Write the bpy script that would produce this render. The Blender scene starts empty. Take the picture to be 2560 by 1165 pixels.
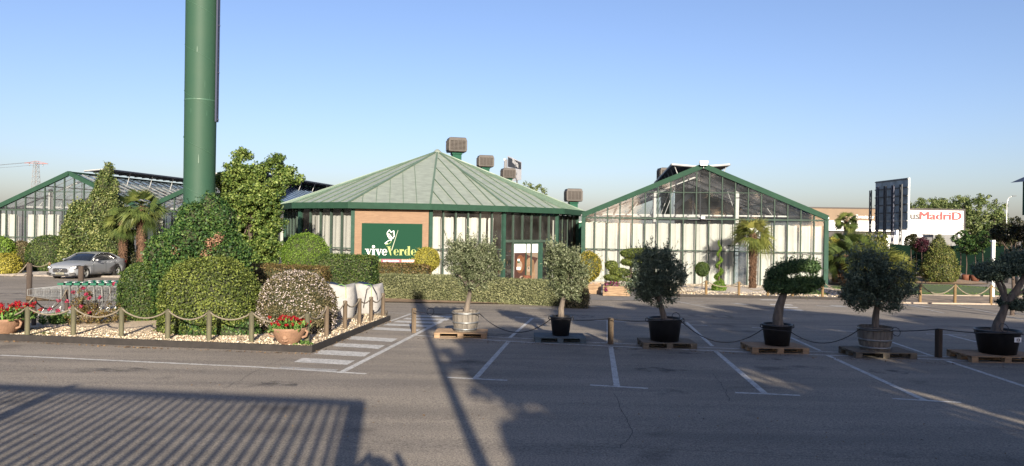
import bpy, math, random
import numpy as np
from mathutils import Vector, Matrix
random.seed(7); RNG = np.random.default_rng(11)
S = bpy.context.scene
COL = S.collection
R = math.radians
# ------------------------------------------------------------------ camera, sky, sun, exposure
F = 1850.0; RHO = .015; CZ = 2.3; SLOPE = .021
cam = bpy.data.cameras.new('camera'); camo = bpy.data.objects.new('camera', cam); COL.objects.link(camo)
cam.sensor_fit = 'HORIZONTAL'; cam.sensor_width = 36; cam.lens = F / 2560 * 36
cam.shift_y = -(582.5 - 573) / 2560
cam.clip_start = .1; cam.clip_end = 6000
rv = Vector((math.cos(RHO), 0, math.sin(RHO))); uv_ = Vector((-math.sin(RHO), 0, math.cos(RHO)))
camo.matrix_world = Matrix(((rv.x, uv_.x, 0, 0), (0, 0, -1, 0), (rv.z, uv_.z, 0, CZ), (0, 0, 0, 1)))
S.camera = camo
ELEV = R(17.2); AZ = R(9.4)
sd = Vector((math.sin(AZ) * math.cos(ELEV), -math.cos(AZ) * math.cos(ELEV), math.sin(ELEV)))   # towards the sun
w = bpy.data.worlds.new('World'); S.world = w; w.use_nodes = True
nt = w.node_tree; bg = nt.nodes['Background']; sky = nt.nodes.new('ShaderNodeTexSky')
sky.sky_type = 'NISHITA'; sky.sun_disc = False; sky.sun_elevation = ELEV; sky.sun_rotation = math.pi - AZ
sky.altitude = 0; sky.air_density = 1.0; sky.dust_density = 1.5; sky.ozone_density = 2.8
wb = nt.nodes.new('ShaderNodeMixRGB'); wb.blend_type = 'MULTIPLY'; wb.inputs[0].default_value = 1; wb.inputs[2].default_value = (1.01, .93, 1.05, 1)
nt.links.new(sky.outputs[0], wb.inputs[1]); nt.links.new(wb.outputs[0], bg.inputs[0]); bg.inputs[1].default_value = .067
sun = bpy.data.lights.new('sun', 'SUN'); sun.energy = 5.0; sun.angle = R(.5); sun.color = (1, .88, .72)
suno = bpy.data.objects.new('sun', sun); COL.objects.link(suno); suno.rotation_euler = (-sd).to_track_quat('-Z', 'Y').to_euler()
S.view_settings.view_transform = 'Standard'; S.view_settings.look = 'None'; S.view_settings.gamma = 1
S.view_settings.exposure = 1.4
S.render.engine = 'CYCLES'
S.cycles.max_bounces = 6; S.cycles.transparent_max_bounces = 16

# ------------------------------------------------------------------ geometry of the place
def gz(y): return -SLOPE * min(y, 90)
def G(px, py):                                   # ground point that the photo shows at a pixel
    d = rv * ((px - 1280) / F) - uv_ * ((py - 573) / F) + Vector((0, 1, 0))
    y = CZ / (-d.z - SLOPE * d.y)
    if y > 90 or y < 0:
        y = (CZ + SLOPE * 90) / -d.z
    return Vector((d.x * y, y, CZ + d.z * y))
def PZ(px, py, y):                               # point at depth y
    d = rv * ((px - 1280) / F) - uv_ * ((py - 573) / F) + Vector((0, 1, 0))
    return Vector((d.x * y, y, CZ + d.z * y))
def at(px, y):                                   # ground point at depth y
    z = gz(y)
    return Vector((((px - 1280) / F * y - (z - CZ) * math.sin(RHO)) / math.cos(RHO), y, z))
# ------------------------------------------------------------------ materials
def N(nt, t, **k):
    n = nt.nodes.new(t)
    for a, b in k.items(): setattr(n, a, b)
    return n
def mat(name, col, rough=.6, metal=0, noise=0, nscale=8, bump=0, bscale=60, spec=.5, col2=None, stretch=None, alpha=None, detail=5):
    m = bpy.data.materials.new(name); m.use_nodes = True; nt = m.node_tree; b = nt.nodes['Principled BSDF']
    b.inputs['Roughness'].default_value = rough; b.inputs['Metallic'].default_value = metal
    b.inputs['Specular IOR Level'].default_value = spec
    if metal < .6: col = tuple(x * .84 for x in col); col2 = tuple(x * .84 for x in col2) if col2 else None
    c = (*col, 1); b.inputs['Base Color'].default_value = c
    tc = N(nt, 'ShaderNodeTexCoord')
    mp = N(nt, 'ShaderNodeMapping'); nt.links.new(tc.outputs['Object'], mp.inputs[0])
    if stretch: mp.inputs['Scale'].default_value = stretch
    if noise or col2:
        no = N(nt, 'ShaderNodeTexNoise'); no.inputs['Scale'].default_value = nscale; no.inputs['Detail'].default_value = detail
        nt.links.new(mp.outputs[0], no.inputs['Vector'])
        cr = N(nt, 'ShaderNodeValToRGB'); nt.links.new(no.outputs['Fac'], cr.inputs[0])
        c2 = col2 if col2 else tuple(x * (1 - noise) for x in col)
        cr.color_ramp.elements[0].position = .35; cr.color_ramp.elements[0].color = (*c2, 1)
        cr.color_ramp.elements[1].position = .65; cr.color_ramp.elements[1].color = c
        nt.links.new(cr.outputs[0], b.inputs['Base Color'])
    if bump:
        n2 = N(nt, 'ShaderNodeTexNoise'); n2.inputs['Scale'].default_value = bscale; n2.inputs['Detail'].default_value = 4
        nt.links.new(mp.outputs[0], n2.inputs['Vector'])
        bp = N(nt, 'ShaderNodeBump'); bp.inputs['Strength'].default_value = bump; bp.inputs['Distance'].default_value = .02
        nt.links.new(n2.outputs['Fac'], bp.inputs['Height']); nt.links.new(bp.outputs[0], b.inputs['Normal'])
    return m
def foliage(name, dark, mid, light, trans=.25, rough=.5, patch=1.2):
    rough = max(rough, .48)
    dark, mid, light = [tuple(x * .88 for x in q) for q in (dark, mid, light)]
    m = bpy.data.materials.new(name); m.use_nodes = True; nt = m.node_tree; b = nt.nodes['Principled BSDF']
    at_ = N(nt, 'ShaderNodeAttribute', attribute_name='rnd')
    tc = N(nt, 'ShaderNodeTexCoord'); no = N(nt, 'ShaderNodeTexNoise'); no.inputs['Scale'].default_value = patch
    nt.links.new(tc.outputs['Object'], no.inputs['Vector'])
    ad = N(nt, 'ShaderNodeMath', operation='MULTIPLY_ADD'); nt.links.new(no.outputs['Fac'], ad.inputs[0]); ad.inputs[1].default_value = 1.1
    nt.links.new(at_.outputs['Fac'], ad.inputs[2])
    sb = N(nt, 'ShaderNodeMath', operation='SUBTRACT'); nt.links.new(ad.outputs[0], sb.inputs[0]); sb.inputs[1].default_value = .55
    cr = N(nt, 'ShaderNodeValToRGB'); nt.links.new(sb.outputs[0], cr.inputs[0])
    e = cr.color_ramp.elements; e[0].position = .1; e[0].color = (*dark, 1); e[1].position = .92; e[1].color = (*light, 1)
    x = e.new(.5); x.color = (*mid, 1)
    nt.links.new(cr.outputs[0], b.inputs['Base Color']); b.inputs['Roughness'].default_value = rough; b.inputs['Specular IOR Level'].default_value = .22
    tr = N(nt, 'ShaderNodeBsdfTranslucent'); nt.links.new(cr.outputs[0], tr.inputs[0])
    mx = N(nt, 'ShaderNodeMixShader'); mx.inputs[0].default_value = trans
    nt.links.new(b.outputs[0], mx.inputs[1]); nt.links.new(tr.outputs[0], mx.inputs[2])
    nt.links.new(mx.outputs[0], nt.nodes['Material Output'].inputs[0])
    return m
def glassy(name, tint, refl=.1, dirt=.06, dcol=(.6, .6, .58), rough=.05):
    m = bpy.data.materials.new(name); m.use_nodes = True; nt = m.node_tree; nt.nodes.remove(nt.nodes['Principled BSDF'])
    t = N(nt, 'ShaderNodeBsdfTransparent'); t.inputs[0].default_value = (*tint, 1)
    g = N(nt, 'ShaderNodeBsdfGlossy'); g.inputs['Roughness'].default_value = rough
    d = N(nt, 'ShaderNodeBsdfDiffuse'); d.inputs[0].default_value = (*dcol, 1)
    lw = N(nt, 'ShaderNodeFresnel'); lw.inputs[0].default_value = 1.45
    mu = N(nt, 'ShaderNodeMath', operation='ADD'); mu.inputs[1].default_value = refl; nt.links.new(lw.outputs[0], mu.inputs[0])
    m1 = N(nt, 'ShaderNodeMixShader'); nt.links.new(mu.outputs[0], m1.inputs[0]); nt.links.new(t.outputs[0], m1.inputs[1]); nt.links.new(g.outputs[0], m1.inputs[2])
    tc = N(nt, 'ShaderNodeTexCoord'); no = N(nt, 'ShaderNodeTexNoise'); no.inputs['Scale'].default_value = 1.3; no.inputs['Detail'].default_value = 6
    nt.links.new(tc.outputs['Object'], no.inputs['Vector'])
    mr = N(nt, 'ShaderNodeMapRange'); nt.links.new(no.outputs['Fac'], mr.inputs[0]); mr.inputs[1].default_value = .35; mr.inputs[2].default_value = .75
    mr.inputs[3].default_value = dirt * .4; mr.inputs[4].default_value = dirt * 2
    m2 = N(nt, 'ShaderNodeMixShader'); nt.links.new(mr.outputs[0], m2.inputs[0]); nt.links.new(m1.outputs[0], m2.inputs[1]); nt.links.new(d.outputs[0], m2.inputs[2])
    nt.links.new(m2.outputs[0], nt.nodes['Material Output'].inputs[0])
    return m
def asphalt():
    m = bpy.data.materials.new('asphalt'); m.use_nodes = True; nt = m.node_tree; b = nt.nodes['Principled BSDF']
    tc = N(nt, 'ShaderNodeTexCoord')
    def noise(s, d, sc=(1, 1, 1), r=.5):
        mp = N(nt, 'ShaderNodeMapping'); mp.inputs['Scale'].default_value = sc; nt.links.new(tc.outputs['Object'], mp.inputs[0])
        n = N(nt, 'ShaderNodeTexNoise'); n.inputs['Scale'].default_value = s; n.inputs['Detail'].default_value = d; n.inputs['Roughness'].default_value = r
        nt.links.new(mp.outputs[0], n.inputs['Vector']); return n.outputs['Fac']
    def ramp(f, a, c1, z, c2):
        cr = N(nt, 'ShaderNodeValToRGB'); nt.links.new(f, cr.inputs[0]); e = cr.color_ramp.elements
        e[0].position = a; e[0].color = (*c1, 1); e[1].position = z; e[1].color = (*c2, 1); return cr.outputs[0]
    def mul(a, c):
        x = N(nt, 'ShaderNodeMixRGB', blend_type='MULTIPLY'); x.inputs[0].default_value = 1
        nt.links.new(a, x.inputs[1]); nt.links.new(c, x.inputs[2]); return x.outputs[0]
    base = ramp(noise(.22, 6), .3, (.198, .178, .145), .7, (.252, .226, .187))
    grit = ramp(noise(42, 4, r=.85), .36, (.42, .42, .43), .64, (1.5, 1.47, 1.44))
    streak = ramp(noise(1.3, 6, (.22, 1.5, 1)), .3, (.74, .74, .76), .62, (1.06, 1.05, 1.04))
    stain = ramp(noise(.8, 4), .26, (.5, .5, .52), .38, (1, 1, 1))
    c = mul(mul(mul(base, grit), streak), stain)
    nt.links.new(c, b.inputs['Base Color']); b.inputs['Roughness'].default_value = .85; b.inputs['Specular IOR Level'].default_value = .25
    bp = N(nt, 'ShaderNodeBump'); bp.inputs['Strength'].default_value = .5; bp.inputs['Distance'].default_value = .008
    nt.links.new(noise(70, 3), bp.inputs['Height']); nt.links.new(bp.outputs[0], b.inputs['Normal'])
    return m
def brick(name, c1, c2, mo, sc=1, bw=.25, bh=.05):
    m = bpy.data.materials.new(name); m.use_nodes = True; nt = m.node_tree; b = nt.nodes['Principled BSDF']
    tc = N(nt, 'ShaderNodeTexCoord'); sp = N(nt, 'ShaderNodeSeparateXYZ'); cb = N(nt, 'ShaderNodeCombineXYZ')
    nt.links.new(tc.outputs['Object'], sp.inputs[0]); nt.links.new(sp.outputs[0], cb.inputs[0]); nt.links.new(sp.outputs[2], cb.inputs[1])
    br = N(nt, 'ShaderNodeTexBrick'); nt.links.new(cb.outputs[0], br.inputs['Vector'])
    br.inputs['Color1'].default_value = (*c1, 1); br.inputs['Color2'].default_value = (*c2, 1); br.inputs['Mortar'].default_value = (*mo, 1)
    br.inputs['Scale'].default_value = sc; br.inputs['Brick Width'].default_value = bw; br.inputs['Row Height'].default_value = bh; br.inputs['Mortar Size'].default_value = .009
    nt.links.new(br.outputs[0], b.inputs['Base Color']); b.inputs['Roughness'].default_value = .85
    return m
def paint(name, c):        # worn road paint
    m = mat(name, c, .7, noise=.3, nscale=9, spec=.3); nt = m.node_tree; b = nt.nodes['Principled BSDF']
    tc = N(nt, 'ShaderNodeTexCoord'); no = N(nt, 'ShaderNodeTexNoise'); no.inputs['Scale'].default_value = 22; no.inputs['Detail'].default_value = 8; no.inputs['Roughness'].default_value = .75
    nt.links.new(tc.outputs['Object'], no.inputs['Vector'])
    mr = N(nt, 'ShaderNodeMapRange'); nt.links.new(no.outputs['Fac'], mr.inputs[0]); mr.inputs[1].default_value = .36; mr.inputs[2].default_value = .46; mr.inputs[3].default_value = .15; mr.inputs[4].default_value = .95
    nt.links.new(mr.outputs[0], b.inputs['Alpha'])
    return m
M = {}
M['asphalt'] = asphalt()
M['paint'] = paint('road_paint', (.62, .61, .57)); M['paint_old'] = paint('faded_road_paint', (.42, .41, .38))
M['green'] = mat('green_paint', (.02, .055, .036), .75, spec=.12, noise=.15, nscale=3, bump=.1, bscale=8)
M['green_d'] = mat('dark_green_paint', (.012, .075, .045), .65, spec=.12, noise=.2, nscale=4)
M['green_frame'] = mat('green_frame_paint', (.046, .07, .056), .75, spec=.12, noise=.2, nscale=5)
M['green_post'] = mat('green_post_paint', (.026, .066, .048), .65, spec=.12, noise=.2, nscale=5)
M['roofmetal'] = mat('weathered_green_roof_sheet', (.315, .36, .30), .42, metal=.22, noise=.22, nscale=2.2, bump=.3, bscale=5, stretch=(1, 1, 4), spec=.6)
M['seam'] = mat('roof_seam', (.10, .155, .11), .45, noise=.2)
M['white_steel'] = mat('white_steel', (.34, .35, .345), .4, noise=.15)
M['galv'] = mat('galvanised_steel', (.33, .34, .34), .35, metal=.6, noise=.3, nscale=6)
M['darksteel'] = mat('dark_steel', (.03, .035, .05), .45)
M['blueblack'] = mat('navy_black_paint', (.012, .018, .05), .4)
M['white'] = mat('white_panel', (.8, .8, .79), .4, noise=.05)
M['black'] = mat('black_plastic', (.012, .013, .015), .45, noise=.3, nscale=8, bump=.15, bscale=20)
M['rubber'] = mat('black_rubber', (.015, .015, .015), .6)
M['glass'] = glassy('glass', (.95, .97, .97), .07, .04, (.3, .33, .36))
M['glassdark'] = glassy('shop_glass', (.97, .98, .98), .03, .02)
M['roofglass'] = glassy('roof_sheet_glass', (.84, .88, .91), .03, .06, (.28, .33, .38), .12)
M['curtain'] = mat('cream_curtain', (.43, .435, .405), .9, noise=.08, nscale=2, spec=.1)
M['brick'] = brick('orange_brick', (.20, .122, .072), (.16, .093, .055), (.16, .113, .075))
M['dark'] = mat('dark_interior', (.02, .02, .02), .9)
M['floor'] = mat('indoor_floor', (.12, .115, .10), .7)
M['wood'] = mat('weathered_wood', (.12, .086, .053), .85, noise=.5, nscale=12, bump=.6, bscale=30, stretch=(1, 1, .12))
M['woodgreen'] = mat('greenish_weathered_wood', (.10, .094, .052), .85, noise=.5, nscale=12, bump=.6, bscale=30, stretch=(1, 1, .12))
M['wooddark'] = mat('dark_weathered_wood', (.06, .042, .03), .85, noise=.5, nscale=14, bump=.6, bscale=30, stretch=(1, 1, .12))
M['woodnew'] = mat('yellow_wood', (.18, .112, .042), .8, noise=.35, nscale=12, bump=.4, bscale=30, stretch=(1, 1, .12))
M['rope'] = mat('natural_rope', (.21, .18, .132), .9, noise=.3, nscale=40, bump=.8, bscale=80)
M['hose'] = mat('black_hose', (.012, .012, .014), .4)
M['kerb'] = mat('dark_rusty_edging', (.022, .018, .016), .8, noise=.4, nscale=6, bump=.4)
M['gravel'] = mat('pale_gravel', (.62, .52, .38), .9, col2=(.36, .27, .18), nscale=45, bump=1, bscale=50)
M['gravelw'] = mat('white_gravel', (.62, .57, .50), .9, col2=(.36, .31, .25), nscale=30, bump=1, bscale=40)
M['soil'] = mat('dry_soil', (.30, .20, .115), .95, noise=.4, nscale=3, bump=.8, bscale=25)
M['lawn'] = mat('lawn', (.085, .13, .03), .9, noise=.35, nscale=5, bump=.8, bscale=40)
M['terra'] = mat('terracotta', (.27, .155, .095), .8, noise=.25, nscale=5, bump=.5, bscale=20)
M['terrad'] = mat('orange_terracotta', (.14, .045, .02), .8, noise=.25, nscale=5)
M['bag'] = mat('white_woven_bag', (.30, .295, .285), .75, noise=.14, nscale=5, bump=1, bscale=7)
M['strapg'] = mat('green_strap', (.2, .42, .08), .7)
M['cooler'] = mat('brown_grey_plastic', (.055, .046, .038), .6, noise=.25, nscale=5)
M['coolin'] = mat('cooler_pad', (.018, .012, .009), .9)
M['bark'] = mat('grey_bark', (.17, .14, .11), .9, noise=.5, nscale=14, bump=1, bscale=25, stretch=(1, 1, .25))
M['barkb'] = mat('brown_bark', (.09, .065, .05), .9, noise=.4, nscale=14, bump=1, bscale=25, stretch=(1, 1, .25))
M['palmtrunk'] = mat('palm_trunk_fibre', (.14, .078, .044), .95, noise=.5, nscale=18, bump=1, bscale=30)
M['barrel'] = mat('greyed_barrel_wood', (.19, .172, .145), .8, col2=(.10, .09, .078), nscale=7, bump=.4, stretch=(3, 3, .3))
M['barreldk'] = mat('blotchy_barrel_wood', (.20, .18, .15), .8, col2=(.09, .08, .07), nscale=7, bump=.4, stretch=(3, 3, .3))  # greyed wood with stronger contrast between base tone and blotches
M['hoop'] = mat('galvanised_hoop', (.25, .26, .26), .45, metal=.7, noise=.3)
M['palletn'] = mat('pale_pallet_wood', (.34, .235, .14), .85, col2=(.2, .13, .075), nscale=6, bump=.5, bscale=30, stretch=(.4, 3, 3))
M['palletb'] = mat('blue_pallet_paint', (.075, .12, .15), .8, col2=(.05, .07, .085), nscale=6, bump=.5, bscale=30, stretch=(.4, 3, 3))
M['palletg'] = mat('grey_pallet_wood', (.16, .135, .10), .85, col2=(.09, .075, .055), nscale=6, bump=.5, bscale=30, stretch=(.4, 3, 3))
M['mesh'] = mat('green_windbreak_mesh', (.001, .010, .006), .9, spec=.1, noise=.25, nscale=3, stretch=(1, 1, 5))  # green lowered to near black: shade on the netting put into its colour
M['red'] = mat('red_petals', (.24, .004, .01), .6, spec=.2); M['pink'] = mat('pink_petals', (.27, .02, .055), .5)
M['magenta'] = mat('magenta_petals', (.16, .012, .08), .5); M['whitep'] = mat('white_petals', (.40, .345, .33), .6)
M['rusty'] = mat('withered_leaves', (.28, .155, .09), .8, noise=.3)
M['lime'] = mat('lime_yellow', (.22, .265, .045), .5); M['signgreen'] = mat('sign_green', (.009, .046, .026), .75, spec=.08)
M['pinkstrip'] = mat('pink_strip', (.2, .018, .05), .5); M['orangestrip'] = mat('orange_strip', (.25, .09, .025), .5); M['limestrip'] = mat('lime_strip', (.13, .21, .035), .5)
M['letterw'] = mat('white_lettering', (.85, .85, .84), .5); M['letterg'] = mat('grey_lettering', (.055, .055, .06), .5)
M['letterr'] = mat('red_lettering', (.62, .16, .16), .5); M['lettergl'] = mat('pale_grey_lettering', (.13, .13, .13), .5); M['letterb'] = mat('black_lettering', (.02, .02, .02), .5)
M['tan'] = mat('tan_cladding', (.175, .12, .073), .7, noise=.12, nscale=.6); M['brownband'] = mat('brown_band', (.022, .016, .017), .6)
M['beige'] = mat('beige_sheet', (.19, .175, .15), .6, noise=.12, nscale=2)
M['blueroof'] = mat('blue_grey_roof', (.10, .15, .23), .35, metal=.3, noise=.25, nscale=1.5)
M['screen'] = mat('grey_shade_screen', (.16, .165, .165), .7, noise=.2, nscale=2)
M['hill'] = mat('far_hills', (.30, .26, .22), 1, noise=.15, nscale=.01)
L_olive = foliage('olive_leaves', (.045, .06, .028), (.11, .135, .065), (.26, .285, .18), .18)
L_olived = foliage('dark_olive_leaves', (.045, .065, .045), (.10, .14, .09), (.21, .26, .175), .18)
L_bonsai = foliage('bonsai_leaves', (.03, .065, .025), (.075, .14, .05), (.14, .22, .08), .2)
L_box = foliage('clipped_leaves', (.035, .055, .012), (.10, .135, .028), (.20, .235, .055), .22)
L_boxdk = foliage('dark_clipped_leaves', (.02, .045, .012), (.05, .09, .02), (.12, .16, .04), .2, .38)
L_laurel = foliage('laurel_leaves', (.014, .04, .012), (.035, .085, .022), (.10, .16, .04), .2, .32)
L_bright = foliage('bright_leaves', (.035, .07, .016), (.095, .15, .03), (.22, .28, .075), .3)
L_globe = foliage('bright_scale_leaves', (.045, .09, .012), (.105, .19, .022), (.19, .29, .045), .22)
L_magn = foliage('magnolia_leaves', (.03, .055, .015), (.075, .11, .028), (.24, .265, .10), .18, .38)
L_hedge = foliage('grey_green_hedge_leaves', (.085, .10, .045), (.17, .185, .085), (.28, .285, .15), .2)
L_red = foliage('reddish_hedge_leaves', (.07, .05, .02), (.13, .115, .03), (.19, .12, .06), .2)
L_yel = foliage('golden_leaves', (.14, .13, .015), (.28, .26, .04), (.42, .38, .08), .25)
L_orange = foliage('yellow_orange_leaves', (.06, .08, .012), (.22, .19, .025), (.40, .32, .05), .22)
L_brown = foliage('brownish_leaves', (.05, .05, .02), (.11, .10, .045), (.21, .17, .10), .2)
L_palm = foliage('palm_fronds', (.035, .055, .018), (.075, .11, .028), (.17, .19, .055), .25, .4, .6)
L_palmy = foliage('yellow_palm_fronds', (.06, .08, .02), (.135, .155, .035), (.28, .27, .08), .3, .4, .6)
L_cyp = foliage('cypress_leaves', (.035, .045, .012), (.085, .12, .025), (.2, .19, .06), .2)
L_far = foliage('far_tree_leaves', (.05, .08, .025), (.10, .14, .045), (.18, .21, .08), .25, .6, .3)
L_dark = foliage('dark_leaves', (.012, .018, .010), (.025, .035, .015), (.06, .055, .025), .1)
L_plum = foliage('plum_leaves', (.018, .005, .008), (.04, .01, .018), (.07, .018, .03), .2)
L_ger = foliage('geranium_leaves', (.04, .09, .02), (.09, .17, .04), (.16, .26, .06), .3)

# ------------------------------------------------------------------ object helpers
def tag(o, label, cat, group=None, kind=None):
    if label: o['label'] = label
    if cat: o['category'] = cat
    if group: o['group'] = group
    if kind: o['kind'] = kind
    return o
def root(name, label, cat, loc, rz=0, group=None):
    o = bpy.data.objects.new(name, None); COL.objects.link(o); o.location = loc; o.rotation_euler[2] = rz
    o.empty_display_size = .1
    return tag(o, label, cat, group)
def link(name, me, parent=None, loc=None, rz=None):
    o = bpy.data.objects.new(name, me); COL.objects.link(o)
    if parent: o.parent = parent
    if loc is not None: o.location = loc
    if rz is not None: o.rotation_euler[2] = rz
    return o
def copy_thing(src, loc, rz, label, group=None):
    def rec(o, p):
        c = o.copy(); COL.objects.link(c); c.parent = p
        for ch in [x for x in ALL_CH(o)]: rec(ch, c)
        return c
    c = rec(src, None); c.location = loc; c.rotation_euler[2] = rz; c['label'] = label
    if group: c['group'] = group
    return c
def ALL_CH(o): return list(o.children)
class MB:
    def __init__(s): s.v = []; s.f = []; s.m = []; s.mats = []; s.sm = []
    def mi(s, m):
        if m not in s.mats: s.mats.append(m)
        return s.mats.index(m)
    def add(s, vs, fs, m, smooth=False):
        k = len(s.v); s.v += [tuple(x) for x in vs]; i = s.mi(m)
        for f in fs: s.f.append(tuple(a + k for a in f)); s.m.append(i); s.sm.append(smooth)
        return s
    def box(s, c, d, m, rz=0, T=None):
        x, y, z = d[0] / 2, d[1] / 2, d[2] / 2
        vs = [Vector((i, j, k)) for k in (-z, z) for j in (-y, y) for i in (-x, x)]
        A = Matrix.Rotation(rz, 3, 'Z')
        vs = [(T @ v if T else A @ v) + Vector(c) for v in vs]
        return s.add(vs, [(0, 2, 3, 1), (4, 5, 7, 6), (0, 1, 5, 4), (2, 6, 7, 3), (0, 4, 6, 2), (1, 3, 7, 5)], m)
    def beam(s, a, b, w, h, m, up=(0, 0, 1)):
        a = Vector(a); b = Vector(b); d = (b - a); L = d.length; d.normalize(); u = Vector(up)
        if abs(d.dot(u)) > .98: u = Vector((0, 1, 0))
        x = d.cross(u).normalized(); z = x.cross(d)
        T = Matrix((x, d, z)).transposed()
        return s.box((a + b) / 2, (w, L, h), m, T=T)
    def tube(s, pts, r, m, n=6, cap=True, smooth=True):
        pts = [Vector(p) for p in pts]; rs = r if hasattr(r, '__len__') else [r] * len(pts)
        vs = []; fs = []; pu = None
        for i, p in enumerate(pts):
            d = (pts[min(i + 1, len(pts) - 1)] - pts[max(i - 1, 0)]).normalized()
            if pu is None: pu = Vector((0, 0, 1)) if abs(d.z) < .9 else Vector((1, 0, 0))
            x = d.cross(pu).normalized(); y = x.cross(d).normalized(); pu = y
            for k in range(n):
                a = 2 * math.pi * k / n; vs.append(p + (x * math.cos(a) + y * math.sin(a)) * rs[i])
        for i in range(len(pts) - 1):
            for k in range(n): fs.append((i * n + k, i * n + (k + 1) % n, (i + 1) * n + (k + 1) % n, (i + 1) * n + k))
        if cap: fs += [tuple(range(n)), tuple(range((len(pts) - 1) * n, len(pts) * n))[::-1]]
        return s.add(vs, fs, m, smooth)
    def lathe(s, prof, m, n=24, c=(0, 0, 0), smooth=True, ripple=None):
        vs = []; fs = []; k = len(prof)
        for i in range(n):
            a = 2 * math.pi * i / n
            for (r, z) in prof:
                q = r * (ripple(a, z) if ripple else 1); vs.append((c[0] + q * math.cos(a), c[1] + q * math.sin(a), c[2] + z))
        for i in range(n):
            for j in range(k - 1): fs.append((i * k + j, ((i + 1) % n) * k + j, ((i + 1) % n) * k + j + 1, i * k + j + 1))
        return s.add(vs, fs, m, smooth)
    def quad(s, a, b, c, d, m): return s.add([a, b, c, d], [(0, 1, 2, 3)], m)
    def prism(s, poly, z0, z1, m):   # poly in xy
        n = len(poly); vs = [(*p, z0) for p in poly] + [(*p, z1) for p in poly]
        fs = [tuple(range(n))[::-1], tuple(range(n, 2 * n))] + [(i, (i + 1) % n, (i + 1) % n + n, i + n) for i in range(n)]
        return s.add(vs, fs, m)
    def me(s, name):
        me = bpy.data.meshes.new(name); me.from_pydata(s.v, [], s.f)
        for m in s.mats: me.materials.append(m)
        me.polygons.foreach_set('material_index', s.m); me.polygons.foreach_set('use_smooth', s.sm); me.update()
        return me
    def build(s, name, parent=None, loc=None, rz=None): return link(name, s.me(name), parent, loc, rz)
def text(body, size, name, parent, T, m, offset=0, align='CENTER', extrude=.004, sx=1, space=1):
    c = bpy.data.curves.new('t', 'FONT'); c.body = body; c.size = size; c.offset = offset; c.extrude = extrude; c.align_x = align; c.space_character = space; c.resolution_u = 3
    o = bpy.data.objects.new('t', c); COL.objects.link(o)
    me = bpy.data.meshes.new_from_object(o.evaluated_get(bpy.context.evaluated_depsgraph_get()))
    bpy.data.objects.remove(o); me.transform(T @ Matrix.Diagonal((sx, 1, 1, 1))); me.materials.clear(); me.materials.append(m)
    me.name = name
    return link(name, me, parent)
def text_fit(body, w_, h_, name, parent, T, m, off=0, extrude=.02, bold=0):
    o = text(body, 1, name, parent, Matrix.Identity(4), m, off, 'LEFT', extrude)
    if bold:      # thicken the strokes with shifted copies, each a little proud of the last
        v0 = [v.co.copy() for v in o.data.vertices]; f0 = [tuple(p_.vertices) for p_ in o.data.polygons]; V_ = []; F_ = []
        for k_, (dx, dy) in enumerate(((0, 0), (bold, 0), (bold, bold * .7), (0, bold * .7), (bold * 2, 0), (bold * 2, bold * .7))):
            F_ += [tuple(i + len(V_) for i in f) for f in f0]; V_ += [v + Vector((dx, dy, .004 * k_)) for v in v0]
        me = bpy.data.meshes.new(name); me.from_pydata(V_, [], F_); me.materials.append(m); o.data = me
    co = np.array([v.co[:] for v in o.data.vertices]); mn, mx = co.min(0), co.max(0); s = Matrix.Diagonal((w_ / (mx[0] - mn[0]), h_ / (mx[1] - mn[1]), 1, 1))
    o.data.transform(T @ s @ Matrix.Translation((-(mn[0] + mx[0]) / 2, -mn[1], 0))); return o
def upright(p, rz=0): return Matrix.Translation(p) @ Matrix.Rotation(rz, 4, 'Z') @ Matrix.Rotation(math.pi / 2, 4, 'X')
# ---- leaves: many small leaf quads with a random value each
def nrm(a): return a / np.maximum(np.linalg.norm(a, axis=1, keepdims=True), 1e-9)
def quads_mesh(name, V, mats, mi=None, rnd=None):
    n = len(V) // 4; me = bpy.data.meshes.new(name)
    me.vertices.add(n * 4); me.vertices.foreach_set('co', V.astype(np.float32).ravel())
    me.loops.add(n * 4); me.loops.foreach_set('vertex_index', np.arange(n * 4, dtype=np.int32))
    me.polygons.add(n); me.polygons.foreach_set('loop_start', np.arange(0, n * 4, 4, dtype=np.int32))
    if mi is not None: me.polygons.foreach_set('material_index', mi.astype(np.int32))
    for m in mats: me.materials.append(m)
    a = me.attributes.new('rnd', 'FLOAT', 'FACE'); a.data.foreach_set('value', (rnd if rnd is not None else RNG.random(n)).astype(np.float32))
    me.update(); me.validate()
    return me
def leafq(P, D, L, W, jit=.7, along=None, fold=.25):
    n = len(P); D = nrm(D + RNG.normal(0, jit, (n, 3)))
    T = nrm(np.cross(D, RNG.normal(0, 1, (n, 3)))) if along is None else nrm(along + RNG.normal(0, .3, (n, 3)))
    B = nrm(np.cross(D, T)); s = RNG.uniform(.6, 1.35, (n, 1))
    Lh = T * s * L / 2; Wh = B * s * W / 2; fo = D * s * W * fold
    V = np.empty((n, 4, 3)); V[:, 0] = P - Lh; V[:, 1] = P + Wh + fo; V[:, 2] = P + Lh; V[:, 3] = P - Wh + fo
    return V.reshape(-1, 3)
def sph(n):
    return nrm(RNG.normal(0, 1, (n, 3)))
def lump(D, k, seed):
    r = np.random.default_rng(seed); o = np.zeros(len(D))
    for i in range(7):
        v = r.normal(0, k, 3); o += np.sin(D @ v + r.uniform(0, 6.28))
    return o / 4
def blob_surf(D, c, r, p, amp, k, seed):
    s = (np.abs(D) ** p).sum(1) ** (-1 / p); rr = s * (1 + amp * lump(D, k, seed))
    P = D * rr[:, None] * np.array(r) + np.array(c)
    Nn = nrm(np.sign(D) * np.abs(D) ** (p - 1) / np.array(r))
    return P, Nn
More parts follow.
